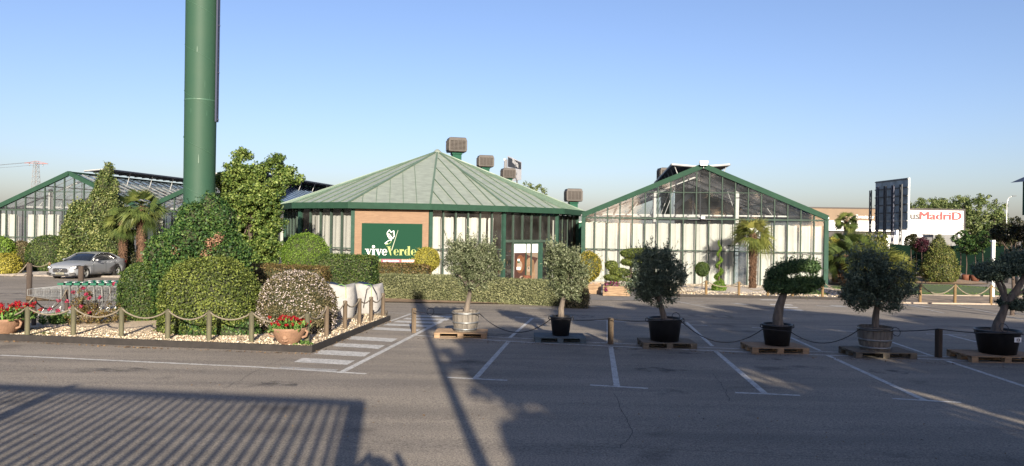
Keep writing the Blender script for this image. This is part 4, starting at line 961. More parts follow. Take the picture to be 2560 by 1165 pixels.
# 1: barrel
y = 18.4; b = at(1163, y); pallet(at(1153.5, y), 0, 'palletn', 'pale wooden pallet under the sunlit barrel, farthest left', 1.28, .8)
top = Vector(b) + Vector((0, 0, H_ + .002)); barrel(top, .27, .335, .5, 'barrel', 'pale sunlit half barrel holding the leftmost olive tree')
B1 = top + Vector((0, 0, .44)); o1 = lambda px, py, dy=0: Vector((PXY(px, py, y + dy, B1)[0], dy, PXY(px, py, y + dy, B1)[2]))
olive(B1, 'leftmost olive tree with a broad sunlit grey green crown', [(0, 0, -.05), o1(1168, 765), o1(1172, 745), o1(1175, 728)], [(o1(1165, 652), (.56, .5, .45)), (o1(1215, 655), (.42, .42, .5)), (o1(1178, 630), (.5, .4, .38)), (o1(1185, 700), (.42, .35, .24)), (o1(1140, 625), (.3, .3, .25))], L_olive, 330, 60)
# 2
y = 17.8; b = at(1401.5, y); pallet(at(1398.5, y), 0, 'palletb', 'blue painted pallet, second from the left', 1.2, .8)
top = b + Vector((0, 0, H_ + .002)); pot_black(top, .20, .255, .46, 'small black pot on the blue pallet')
B1 = top + Vector((0, 0, .42)); o1 = lambda px, py, dy=0: Vector((PXY(px, py, 17.8 + dy, B1)[0], dy, PXY(px, py, 17.8 + dy, B1)[2]))
olive(B1, 'second olive tree from the left, slender trunk in a small black pot', [(0, 0, -.05), o1(1403, 770), o1(1407, 752), o1(1412, 728)], [(o1(1405, 655), (.44, .42, .42)), (o1(1432, 690), (.34, .36, .42)), (o1(1385, 635), (.24, .26, .2)), (o1(1425, 730), (.28, .28, .2)), (o1(1395, 700), (.28, .28, .28))], L_olive, 260, 60)
# 3
y = 17.1; b = at(1661, y); pallet(at(1666, y), 0, 'palletg', 'grey pallet under the third olive tree', 1.22, .8)
top = b + Vector((0, 0, H_ + .002)); pot_black(top, .32, .385, .52, 'wide black pot of the third olive tree')
B1 = top + Vector((0, 0, .47)); o1 = lambda px, py, dy=0: Vector((PXY(px, py, 17.1 + dy, B1)[0], dy, PXY(px, py, 17.1 + dy, B1)[2]))
olive(B1, 'third olive tree from the left with a wide shaded dark crown', [(0, 0, -.05), o1(1658, 785), o1(1652, 765), o1(1646, 742)], [(o1(1625, 680), (.48, .45, .52)), (o1(1660, 685), (.5, .45, .5)), (o1(1608, 715), (.35, .35, .32)), (o1(1650, 735), (.48, .38, .25)), (o1(1640, 640), (.33, .3, .25))], L_olived, 330, 60, sparse=1)
olive_extra = fill([(o1(1700, 675), (.26, .3, .5))], 60)
q = root('olive_branch', None, None, B1); bpy.data.objects.remove(q)
# 4: cloud pruned tree
def bonsai(p, lab, limbs, pads, lm, L=.045, W=.022, n=9000, bark='bark', amp=.14):
    t = root('cloud_pruned_tree', lab, 'tree', p, 0, 'cloud pruned trees on pallets')
    mb = MB()
    for pts, rr in limbs: mb.tube([Vector(q) for q in pts], [rr * (1.2 - .6 * i / (len(pts) - 1)) for i in range(len(pts))], M[bark], 10)
    mb.build('trunk', t)
    for k, pd in enumerate(pads):
        vol = sum(r[0] * r[1] for c, r in pd)
        V = blob(pd, int(n * vol * 3), L, W, -9, 2.0, amp, 4.5, .05, .8, .78, 1, .25)
        # young shoots
        m = int(240 * vol * 3); C_ = fill(pd, m, .92); C_ = C_[C_[:, 2] > min(c[2] for c, r in pd) - .03]
        P_ = np.repeat(C_, 8, 0) + np.tile(np.linspace(0, .12, 8), len(C_))[:, None] * np.array((0, 0, 1)) + RNG.normal(0, .014, (len(C_) * 8, 3))
        V = np.concatenate([V, leafq(P_, RNG.normal(0, 1, P_.shape), L, W, .3, along=np.tile((0, 0, 1.), (len(P_), 1)) + RNG.normal(0, .5, P_.shape))])
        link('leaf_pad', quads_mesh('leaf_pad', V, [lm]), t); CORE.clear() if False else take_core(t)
    return t
y = 16.6; b = at(1942, y); pallet(at(1935, y), 0, 'palletn', 'brown pallet under the flat topped pruned tree', 1.25, .85)
top = b + Vector((0, 0, H_ + .002)); pot_black(top, .26, .325, .47, 'black pot of the flat topped pruned tree')
B1 = top + Vector((0, 0, .42)); o1 = lambda px, py, dy=0: Vector((PXY(px, py, 16.6 + dy, B1)[0], dy, PXY(px, py, 16.6 + dy, B1)[2]))
bonsai(B1, 'flat topped pruned tree with two dense green tiers', [([(.03, 0, -.05), o1(1944, 795), o1(1949, 765), o1(1958, 738), o1(1966, 715)], .105), ([o1(1960, 732), o1(1990, 712, .05), o1(2015, 690, .1)], .05), ([o1(1963, 722), o1(1945, 695), o1(1945, 675)], .05)],
       [[(o1(1944, 716), (.32, .3, .16)), (o1(1985, 716, .1), (.42, .35, .17)), (o1(2024, 708, 0), (.3, .3, .155))], [(o1(1940, 688), (.23, .24, .19)), (o1(1960, 672), (.2, .2, .15))], [(o1(2008, 664, .1), (.35, .3, .14)), (o1(1980, 671, 0), (.17, .2, .13)), (o1(2028, 672, 0), (.18, .2, .12))]], L_bonsai)
# 5
y = 16.1; b = at(2187, y); pallet(at(2192, y), 0, 'palletg', 'grey pallet under the greyed barrel', 1.3, .85)
top = b + Vector((0, 0, H_ + .002)); barrel(top, .29, .36, .5, 'barreldk', 'greyed half barrel with hoops, fifth pot in the row')
B1 = top + Vector((0, 0, .45)); o1 = lambda px, py, dy=0: Vector((PXY(px, py, 16.1 + dy, B1)[0], dy, PXY(px, py, 16.1 + dy, B1)[2]))
olive(B1, 'olive tree with a very wide shaded crown in the greyed barrel', [(0, 0, -.05), o1(2189, 790), o1(2193, 765), o1(2195, 745)], [(o1(2185, 695), (.58, .5, .5)), (o1(2150, 740), (.38, .4, .28)), (o1(2245, 720), (.32, .35, .24)), (o1(2175, 655), (.4, .35, .26)), (o1(2215, 755), (.35, .35, .2)), (o1(2255, 690), (.26, .2, .1)), (o1(2130, 715), (.22, .25, .2))], L_olived, 380, 58)
# 6
y = 15.8; b = at(2493, y); pallet(at(2486, y), 0, 'palletn', 'rightmost pallet under the pot numbered 13', 1.52, .9)
top = b + Vector((0, 0, H_ + .002)); pot_black(top, .345, .43, .5, 'large black pot with a white 13 label', '13')
B1 = top + Vector((0, 0, .45)); o1 = lambda px, py, dy=0: Vector((PXY(px, py, 15.8 + dy, B1)[0], dy, PXY(px, py, 15.8 + dy, B1)[2]))
bonsai(B1, 'forked cloud pruned tree in the pot numbered 13', [([o1(2490, 833), o1(2497, 805), o1(2508, 780), o1(2517, 752)], .10), ([o1(2516, 758), o1(2504, 728), o1(2490, 700)], .055), ([o1(2516, 758), o1(2512, 720, .1), o1(2500, 695, .1)], .035), ([o1(2516, 756), o1(2540, 728), o1(2556, 700), o1(2568, 670)], .075), ([o1(2525, 745), (o1(2575, 720))], .04)],
       [[(o1(2478, 680), (.36, .34, .2)), (o1(2505, 672, .1), (.25, .3, .18))], [(o1(2560, 655, .05), (.42, .4, .24)), (o1(2530, 668), (.25, .3, .16))], [(o1(2545, 762, .1), (.36, .3, .11)), (o1(2512, 756, .1), (.14, .2, .08))], [(o1(2585, 735, .1), (.2, .2, .12))]], L_olived, n=10000)
# irrigation hose strung along the row
def hz_(px, py, y): return PZ(px, py, y)
hp = [(1034, 776, 18.6), (1131, 784, 18.3), (1170, 781, 18.2), (1198, 785, 18.2)]
segs = [((1034, 777, 18.7), (1131, 784, 18.3), .04), ((1131, 784, 18.1), (1200, 785, 18.1), .0), ((1200, 785, 18.1), (1377, 798, 17.7), .38), ((1377, 798, 17.5), (1428, 800, 17.5), 0), ((1428, 800, 17.6), (1526, 796, 17.25), .02), ((1526, 796, 17.2), (1622, 802, 16.9), .03),
        ((1622, 802, 16.7), (1700, 800, 16.7), 0), ((1700, 800, 16.8), (1908, 822, 16.45), .40), ((1908, 822, 16.25), (1976, 829, 16.2), 0), ((1976, 829, 16.4), (2150, 822, 15.9), .28), ((2150, 822, 15.7), (2226, 826, 15.7), 0), ((2226, 827, 15.8), (2346, 822, 15.55), .02), ((2346, 822, 15.5), (2443, 832, 15.4), .01), ((2443, 832, 15.3), (2545, 834, 15.3), 0), ((2545, 834, 15.4), (2640, 842, 15.2), .03)]
mb = MB()
for a_, b_, s_ in segs: mb.tube(rope_pts(hz_(*a_), hz_(*b_), s_, 12), .011, M['hose'], 6)
for px, py, y in ((1076, 784, 18.5), (1690, 797, 16.8), (2510, 826, 15.3), (2240, 835, 15.8)):
    q = hz_(px, py, y); mb.tube([q + Vector((.09 * math.cos(t), .05 * math.sin(t), .05 + .09 * math.sin(t * 1.0))) for t in [k * .7 for k in range(10)]], .008, M['hose'], 5)
o = mb.build('irrigation_hose'); tag(o, 'thin black hose strung from pot to pot along the tree row', 'hose')

# ------------------------------------------------------------------ left bed: shrubs, bowls, bags
def bush(label, px, base_y_px, y, wpx, top_px, L, W, n, lm, name='clipped_shrub', p=2.3, amp=.05, dfac=.9, lift=0, blobs=None, depth=.08, core=.87, jit=.6, k=3, group=None, extra=None, parts=None, low=0):
    b = at(px, y) if base_y_px is None else G(px, base_y_px); y = b.y; s = y / F
    top = PZ(px, top_px, y).z - b.z; r = wpx * s / 2; rz_ = (top - lift) / (2 - low)
    bl = blobs(s, b) if blobs else [((0, 0, lift + rz_ * (1 - low)), (r, r * dfac, rz_))]
    V = blob(bl, n, L, W, .01, p, amp, k, depth, jit, core)
    return plant_obj(name, label, 'shrub', b, V, lm, parts, group, extra), b, s
# big clipped mound
bush('largest clipped green mound behind the front rope fence', 525, 838, None, 246, 645, .05, .032, 28000, L_box, p=2.35, amp=.045, dfac=.85, low=.55, extra=None)
b = G(535, 846); V = blob([((-.35, 0, .15), (.6, .5, .4)), ((.5, .05, .12), (.55, .5, .36))], 5000, .06, .04, .01, 2, .2, 4, .07, .9, .85)
plant_obj('ground_cover', 'low leafy skirt growing out under the largest mound', 'shrub', b, V, L_laurel)
# white flowering bush
b = G(742, 838); s = b.y / F; V = blob([((0, 0, .62), (.93, .85, .92))], 18000, .045, .028, .01, 2.2, .04, 3, .06, .7, .9)
D = sph(6500); P_, Nn = blob_surf(D, (0, 0, .62), (.95, .87, .94), 2.2, .04, 3, 5); keep = (P_[:, 2] > .15) & (lump(D, 5, 9) > -.5); P_ = P_[keep]; Nn = Nn[keep]
plant_obj('flowering_shrub', 'rounded shrub covered in small white flowers beside the corner bowl', 'shrub', b, V, L_brown, extra=[('flowers', leafq(P_ + RNG.normal(0, .025, P_.shape), Nn, .03, .026, .8), M['whitep'])])
# rounded dark shrub at left
bush('dark green rounded shrub next to the trolleys', 352, 812, None, 105, 655, .05, .03, 14000, L_boxdk, p=2.4, amp=.04, low=.25)
# tall laurel with withered patch
b = at(505, 20.4); s = b.y / F; hh = PZ(505, 495, b.y).z - b.z
bl = [((0, 0, .9), (1.35, 1.1, 1.25)), ((-.1, 0, 2.0), (1.05, .9, .95)), ((.05, .1, 2.7), (.75, .65, .6)), ((.3, 0, 1.85), (.9, .8, .8)), ((-.75, 0, 1.2), (.75, .7, .9)), ((.2, 0, hh - .35), (.28, .3, .5)), ((-.35, 0, 2.75), (.35, .35, .35))]
bl += [((-.9, -.2, 1.9), (.5, .5, .6)), ((-.45, .1, 2.9), (.3, .3, .4)), ((.45, 0, 2.9), (.4, .4, .45))]
V = blob(bl, 54000, .075, .042, .01, 2.1, .17, 4, .11, .8, .82)
V = np.concatenate([V, clumps(fill(bl, 320, .98, 1.0), 24, .14, .07, .04, 1, .9)])
b2 = [(.55, -.75, 2.15), (.65, -.72, 2.3), (.42, -.8, 1.95), (.7, -.7, 2.4), (-.35, -.85, 2.05), (.5, -.8, 2.25)]
plant_obj('laurel_shrub', 'tall dark glossy shrub with a patch of withered leaves at the pillar foot', 'shrub', b, V, L_laurel, extra=[('withered_leaves', clumps(b2, 70, .14, .06, .035, 1, .8), M['rusty'])])
# hedge behind white flowers
def hedge(label, x0, x1, y, base, topy, d, n, lm, L=.05, W=.03, amp=.04, name='hedge', rz=0):
    b = at((x0 + x1) / 2, y); s = y / F; h = PZ((x0 + x1) / 2, topy, y - d / 2).z - b.z; w_ = (x1 - x0) * s
    V = boxhedge(w_, d, h, n, L, W, amp); o = plant_obj(name, label, 'hedge', b, V, lm); o.rotation_euler[2] = rz; return o
hedge('low reddish topped hedge between the big mound and the square hedge', 590, 815, 25, None, 668, 1.2, 14000, L_red)
hedge('square dark green hedge behind the white bags', 800, 938, 27, None, 643, 1.5, 15000, L_boxdk, .06, .035, .05)
hedge('red brown low hedge under the shop sign', 925, 1075, 35, None, 664, 1.2, 9000, L_red, .07, .04, .06)
# long hedge in front of the pavilion
a1_, a2_ = G(945, 747), G(1300, 761); dd = a2_ - a1_; y = (a1_.y + a2_.y) / 2; ex = a1_ + dd * ((1462 - 945) / (1300 - 945) * .97); c = (a1_ + ex) / 2; c.z = gz(c.y)
V = boxhedge((ex - a1_).length, 1.5, .92, 42000, .055, .03, .035, .15); lh = plant_obj('hedge', 'long low grey green hedge across the front of the pavilion', 'hedge', c + Vector((0, .6, 0)), V, L_hedge); lh.rotation_euler[2] = math.atan2(dd.y, dd.x)
hedge('dark end piece of the long hedge by the second olive tree', 1408, 1466, 27.6, None, 722, 1.0, 4000, L_brown, .06, .035, .08)
# green globe
mbst = stem(.8, .1)
b = at(763, 32.5); V = blob([((0, 0, 1.65), (1.03, .95, 1.03)), ((0, 0, .9), (.9, .8, .9))], 22000, .07, .022, .01, 2.1, .035, 6, .06, .5, .9, 1)
plant_obj('conifer_globe', 'bright green globe shaped conifer left of the brick wall', 'shrub', b, V, L_globe)
# topiary ball on stem
b = at(1066, 35.8); s = b.y / F; zc = PZ(1066, 650, b.y).z - b.z; V = blob([((0, 0, zc), (.6, .58, .6))], 7000, .06, .035, 0, 2.1, .05, 4, .05, .6, .9)
plant_obj('topiary_ball', 'yellow green topiary ball on a stem right of the shop sign', 'shrub', b, V, L_yel, [('stem', stem(zc - .4, .06))])
# trees behind
def tree(name, label, b, ells, lm, n, per, cr, L, W, th, tr, bark='barkb', flat=.8, group=None, skin=.5, zmin=-9):
    t = root(name, label, 'tree', b, 0, group); mb = MB(); top = Vector((0, 0, th)); mb.tube([(0, 0, -.1), (.04, 0, th * .5), (0, .03, th)], [tr * 1.3, tr, tr * .7], M[bark], 8)
    C_ = fill(ells, n, skin, zmin); tg = [Vector(c) for c in C_]; random.shuffle(tg); branches(mb, (0, 0, 0), top, tg, tr, M[bark], 18); mb.build('trunk', t)
    link('crown', quads_mesh('crown', clumps(C_, per, RNG.uniform(cr * .65, cr * 1.35, len(C_)), L, W, flat, .75), [lm]), t); return t
b = at(622, 33.4); k = b.y / F; z = lambda py: PZ(622, py, b.y).z - b.z; X = lambda px: (px - 622) * k
lobes = [(600, 392, .42), (588, 425, .6), (560, 452, .5), (622, 440, .62), (658, 425, .45), (688, 402, .38), (702, 430, .5), (728, 446, .36), (578, 492, .8), (638, 485, .75), (692, 472, .5), (602, 545, .95), (652, 535, .7), (556, 575, .8), (683, 520, .42), (620, 596, .85), (664, 585, .62), (694, 560, .34), (590, 640, .85), (648, 640, .75), (686, 618, .45), (545, 520, .5)]
tree('sweetgum_tree', 'bright green loosely lobed tree just right of the green pillar', b, [((X(a_), random.uniform(-.5, .5), z(b_)), (r__, r__ * 1.1, r__ * .9)) for a_, b_, r__ in lobes],
     L_bright, 760, 84, .25, .11, .08, 3.4, .13, skin=.35)
b = at(233, 48.6); k = b.y / F; z = lambda py: PZ(233, py, b.y).z - b.z; X = lambda px: (px - 233) * k
bl = [((X(258), 0, z(560)), (1.25, 1.1, 2.4)), ((X(215), 0, z(590)), (1.5, 1.2, 2.0)), ((X(260), 0, z(470)), (.62, .6, 1.1)), ((X(267), 0, z(425)), (.3, .3, .5)), ((X(200), 0, z(550)), (.8, .8, 1.2)), ((X(275), 0, z(620)), (1.4, 1.1, 1.8)), ((X(185), 0, z(640)), (1.0, 1, 1.0)), ((X(284), 0, z(470)), (.28, .3, .6))]
V = np.concatenate([blob(bl, 32000, .13, .075, .02, 2.0, .14, 3, .14, .8, .78), clumps(fill(bl, 330, .95, .4), 24, .22, .12, .07, 1, .9)])
plant_obj('magnolia_tree', 'tall pointed magnolia behind the silver car', 'tree', b, V, L_magn, [('trunk', stem(3, .14))])
for px, y, wp, tp, lab, lm, kw in ((122, 49, 100, 590, 'round brownish green bush left of the silver car', L_boxdk, {}), (52, 49.2, 50, 604, 'small brown tipped bush below the left greenhouse', L_brown, {'amp': .14}), (8, 48.4, 56, 590, 'bright green bush at the left edge of the photo', L_globe, {'amp': .1}), (12, 45.6, 78, 634, 'low golden bush at the left edge', L_yel, {'amp': .04})):
    bush(lab, px, None, y, wp, tp, .09, .055, 7000, lm, low=.3, **kw)
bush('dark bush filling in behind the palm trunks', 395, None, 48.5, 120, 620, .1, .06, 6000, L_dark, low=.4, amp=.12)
bush('small green shrub behind the square hedge', 690, None, 29.5, 60, 655, .08, .03, 2500, L_bright, low=.4, amp=.2)

# palms
M['petiole'] = mat('petiole_green', (.08, .10, .03), .6)
def frond(mb_l, mb_s, base, d, petL, R_, droop, n=22, span=2.2, w_=.045, stiff=.5):
    """fan leaf: petiole plus radiating leaflets"""
    d = d.normalized(); tip = base + d * petL + Vector((0, 0, -droop * petL * .35)); mb_s.append((base, tip))
    dd = (tip - base).normalized() * (1 - .25 * droop) + Vector((0, 0, -.25 * droop)); dd.normalize()
    side = dd.cross(Vector((0, 0, 1)));
    if side.length < .1: side = Vector((1, 0, 0))
    side.normalize(); side = Matrix.Rotation(random.uniform(-1.0, 1.0), 3, dd) @ side; up = side.cross(dd)
    if up.z < 0: up = -up
    for k in range(n):
        a = (k / (n - 1) - .5) * span; v = dd * math.cos(a) + side * math.sin(a) + up * (.22 * math.cos(a) - .05); v.normalize(); l = R_ * (1 - .22 * abs(a) / span) * random.uniform(.88, 1.08)
        q = v.cross(up).normalized() * w_ * .5; m_ = tip + v * l * .55; e = tip + v * l + Vector((0, 0, -l * (.10 + .28 * droop) * random.uniform(.5, 1.4)))
        mb_l += [tuple(tip - q * .4), tuple(tip + q * .4), tuple(m_ + q), tuple(m_ - q), tuple(m_ - q), tuple(m_ + q), tuple(e + q * .25), tuple(e - q * .25)]
def palm(label, b, h, cr, nf, tr=.13, name='fan_palm', lm=None, low=-.5, group='fan palms', shag=900, pet=.45, wide=1, tcol='palmtrunk', w_=.045):
    t = root(name, label, 'palm', b, random.random() * 0, group); leaves = []; stems = []
    for i in range(nf):
        el = math.asin(math.sin(low) + (.93 - math.sin(low)) * (i + .5) / nf) + random.uniform(-.22, .22); az = i * 2.39996 + random.uniform(-.2, .2); d = Vector((math.cos(az) * math.cos(el), math.sin(az) * math.cos(el), math.sin(el)))
        frond(leaves, stems, Vector((0, 0, h)) + d * .05, d, cr * pet * random.uniform(.85, 1.1), cr * (1 - pet) * 1.15, max(0, .75 - el * .45), w_=w_)
    V = np.array(leaves); rnd = np.repeat(RNG.random(nf), len(V) // 4 // nf) * .6 + .4 * RNG.random(len(V) // 4)
    fr = link('crown', quads_mesh('crown', V, [lm or L_palm], rnd=rnd), t)
    mb = MB()
    for a_, b_ in stems: mb.tube([a_, b_], [.016, .01], M['petiole'], 4, False)
    mb.build('petioles', t)
    if h > .3:
        mb = MB(); mb.lathe([(tr * .95, -.1), (tr * .85, h * .3), (tr * 1.0, h * .7), (tr * 1.2, h * .95), (tr * .5, h + .1)], M[tcol], 12, ripple=lambda a, z: 1 + .08 * math.sin(a * 5 + z * 9)); mb.build('trunk', t)
        n = int(shag); a = RNG.uniform(0, 6.28, n); zz = RNG.uniform(.05, h, n); rr = tr * (1.05 + .25 * zz / h)
        P_ = np.stack([np.cos(a) * rr, np.sin(a) * rr, zz], 1); D_ = np.stack([np.cos(a), np.sin(a), 0 * a], 1)
        al = D_ * .6 + np.array((0, 0, -.7)); link('fibre', quads_mesh('fibre', leafq(P_, D_, .17, .035, .3, along=al), [M['palmtrunk']]), t)
    return t
z_ = lambda px, py, y: PZ(px, py, y).z - gz(y)
b = at(306, 47.2); palm('left one of the two fan palms behind the silver car', b, z_(306, 552, 47.2), 1.12, 28, .2, w_=.06, lm=L_palm, shag=1400, low=-.75)
b = at(352, 47.0); palm('right and taller one of the two fan palms behind the silver car', b, z_(352, 518, 47), 1.42, 34, .22, w_=.06, shag=1500, low=-.8)
b = at(1881, 40.6); palm('tall single fan palm in front of the right greenhouse', b, z_(1884, 585, 40.6), 1.2, 30, .16, lm=L_palmy, shag=2600, low=-.35, pet=.38)

# terracotta bowls with geraniums
def bowl(p, s, lab, rz=0):
    r = root('terracotta_bowl', lab, 'planter', p, rz, 'terracotta bowls with red geraniums')
    mb = MB(); mb.lathe([(0, 0), (.14, 0), (.17, .03), (.30, .16), (.38, .32), (.42, .40), (.44, .46), (.40, .46), (.36, .38), (0, .36)], M['terra'], 36); mb.build('body', r)
    mb = MB()
    for a_ in (-math.pi / 2,):
        cx, cy = .33 * math.cos(a_), .33 * math.sin(a_)
        for dx, dz, q in ((0, .24, .075), (-.045, .27, .03), (.045, .27, .03), (0, .21, .035), (0, .17, .045), (-.09, .3, .035), (.09, .3, .035), (-.05, .17, .03), (.05, .17, .03)):
            mb.lathe([(0, -q), (q * .7, -q * .7), (q, 0), (q * .7, q * .7), (0, q)], M['terra'], 10, (dx, cy + .02, dz))
    mb.build('mask_relief', r)
    for sgn in (-1, 1):
        mb = MB(); mb.tube([(sgn * .40, -.05, .40), (sgn * .47, -.08, .36), (sgn * .44, -.08, .26), (sgn * .34, -.06, .22)], .03, M['terra'], 7); mb.build('handle', r)
    r.scale = (s, s, s); return r
def geranium(p, s, lab, n=30, petal='red', spread=.42, group='red geraniums in bowls'):
    C_ = [(random.uniform(-1, 1) * spread, random.uniform(-1, 1) * spread * .8, random.uniform(.02, .2)) for _ in range(45)]
    V = clumps(C_, 22, .1, .06, .055, .6, .8); r = root('geranium', lab, 'plant', p, 0, group); link('foliage', quads_mesh('foliage', V, [L_ger]), r)
    F_ = [(random.uniform(-1, 1) * spread * 1.08, random.uniform(-1, 1) * spread, random.uniform(.12, .34)) for _ in range(n)]
    link('flowers', quads_mesh('flowers', clumps(F_, 34, .052, .03, .03, .8, .9), [M[petal]]), r)
    mb = MB()
    for f in F_: mb.tube([(f[0] * .6, f[1] * .6, 0), f], .005, M['strapg'], 4, False)
    mb.build('stalks', r); r.scale = (s, s, s); return r
b = G(722, 873) + Vector((0, 0, .07)); bowl(b, .88, 'terracotta bowl with a face relief near the bed corner'); geranium(b + Vector((0, 0, .35)), .85, 'red geraniums in the bowl near the bed corner', 34)
b = G(10, 847) + Vector((0, 0, .05)); bowl(b, .92, 'terracotta bowl at the left edge of the photo'); geranium(b + Vector((0, 0, .37)), 1.1, 'red geraniums in the bowl at the left edge', 40, spread=.45)
b = G(52, 836) + Vector((0, 0, .05)); 
mb = MB(); mb.lathe([(0, 0), (.13, 0), (.2, .3), (.22, .36), (.19, .36), (.17, .3), (0, .3)], M['terra'], 20); o = mb.build('flower_pot', None, b); tag(o, 'plain terracotta pot beside the left bowl', 'flower pot'); geranium(b + Vector((0, 0, .32)), .8, 'few red geraniums in the plain pot by the first fence post', 12, spread=.3)
# rose bush
b = G(228, 822); bl = [((0, 0, .3), (.55, .45, .4)), ((-.15, 0, .65), (.35, .3, .35)), ((.45, .1, .35), (.35, .3, .3))]
F_ = [(-.35, -.2, .95), (-.1, -.2, 1.05), (.0, -.25, .9), (.05, -.2, .8), (.32, -.2, .82), (-.5, -.2, .72), (.55, 0, 1.15), (-.1, -.3, .6), (-.3, -.3, .55), (.1, -.3, .45)]
plant_obj('rose_bush', 'straggly rose bush with pink flowers in front of the trolleys', 'shrub', b, clumps(fill(bl, 120, .3), 30, .09, .05, .03, 1, .9), L_red, [('stems', (lambda m_: [m_.tube([(f[0] * .3, 0, 0), (f[0] * .7, f[1] * .5, f[2] * .6), f], .008, M['barkb'], 4, False) for f in F_] and m_)(MB()))], extra=[('flowers', clumps(F_, 40, .055, .04, .035, .8, .9), M['pink'])])
F_ = [(-.5, -.1, .45), (-.1, -.1, .5), (.1, -.1, .48), (-.7, 0, .42), (.35, 0, .55), (0, .1, .7)]
b = G(140, 822); plant_obj('rose_bush', 'low pink rose left of the straggly rose bush', 'shrub', b, clumps(fill([((0, 0, .25), (.45, .3, .15))], 50, .2), 26, .08, .05, .035, 1, .9), L_ger, extra=[('flowers', clumps(F_, 40, .06, .04, .035, .8, .9), M['pink'])])
b = G(735, 877); plant_obj('ground_cover', 'small green tuft beside the corner post', 'plant', b + Vector((.15, .15, .05)), clumps(fill([((0, 0, .05), (.3, .15, .08))], 30, .2), 26, .06, .04, .03, .6, .9), L_ger)
b = G(90, 850); plant_obj('ground_cover', 'small weed between the first two fence posts', 'plant', b + Vector((0, .2, .05)), clumps(fill([((0, 0, .05), (.3, .15, .06))], 16, .2), 20, .06, .04, .02, .6, .9), L_box)

# big white bags
def bigbag(c, w_, h_, rz, label):
    r = root('bulk_bag', label, 'bag', c, rz, 'white bulk bags on a pallet'); mb = MB(); n = 32; vs = []; rows = 9
    for j in range(rows + 1):
        t = j / rows
        for i in range(n):
            a_ = 2 * math.pi * i / n; ca, sa = math.cos(a_), math.sin(a_); q = (abs(ca) ** 4 + abs(sa) ** 4) ** -.25
            bul = 1 + .10 * math.sin(t * math.pi) + .012 * math.sin(a_ * 9 + t * 7) + .01 * math.sin(a_ * 17); zt = t * h_ + (.05 * math.sin(a_ * 3 + 1) * t)
            vs.append((ca * q * w_ / 2 * bul, sa * q * w_ / 2 * bul, zt))
    fs = [(j * n + i, j * n + (i + 1) % n, (j + 1) * n + (i + 1) % n, (j + 1) * n + i) for j in range(rows) for i in range(n)]
    vs.append((0, 0, h_ * .93)); k = len(vs) - 1; fs += [(rows * n + i, rows * n + (i + 1) % n, k) for i in range(n)]
    mb.add(vs, fs, M['bag'], True); mb.build('sack', r)
    mb = MB()
    for x in (-.28, .28): mb.tube([(x * w_ / .9, -w_ / 2 * 1.09, h_ * .62), (x * w_ / .9 * .95, -w_ / 2 * 1.03, h_ * .99), (x * .5, -w_ * .35, h_ * 1.03), (0, -.1, h_ * .98)], .008, M['strapg'], 5)
    mb.build('strap', r); return r
y = 21.6; pb = at(848, y); pallet(pb, .1, 'palletg', 'low pallet under the white bulk bags', 1.3, 1.0); pallet(at(918, 23), .1, 'palletg', 'second low pallet under the rear white bulk bag', 1.2, 1.0)
bigbag(pb + Vector((-.05, 0, .146)), .95, .92, .1, 'front white bulk bag with green straps behind the rope fence')
bigbag(at(918, 23.0) + Vector((0, 0, .146)), .86, .86, -.1, 'rear white bulk bag with a black loop, right of the front one')
mb = MB(); q = at(918, 22.5); mb.tube([q + Vector((-.1, -.1, .35)), q + Vector((0, -.12, .9)), q + Vector((.15, -.1, 1.02)), q + Vector((.3, -.1, .75)), q + Vector((.32, -.1, .6))], .012, M['hose'], 5); o = mb.build('cable', None); tag(o, 'black cable loop leaning on the rear white bag', 'cable')

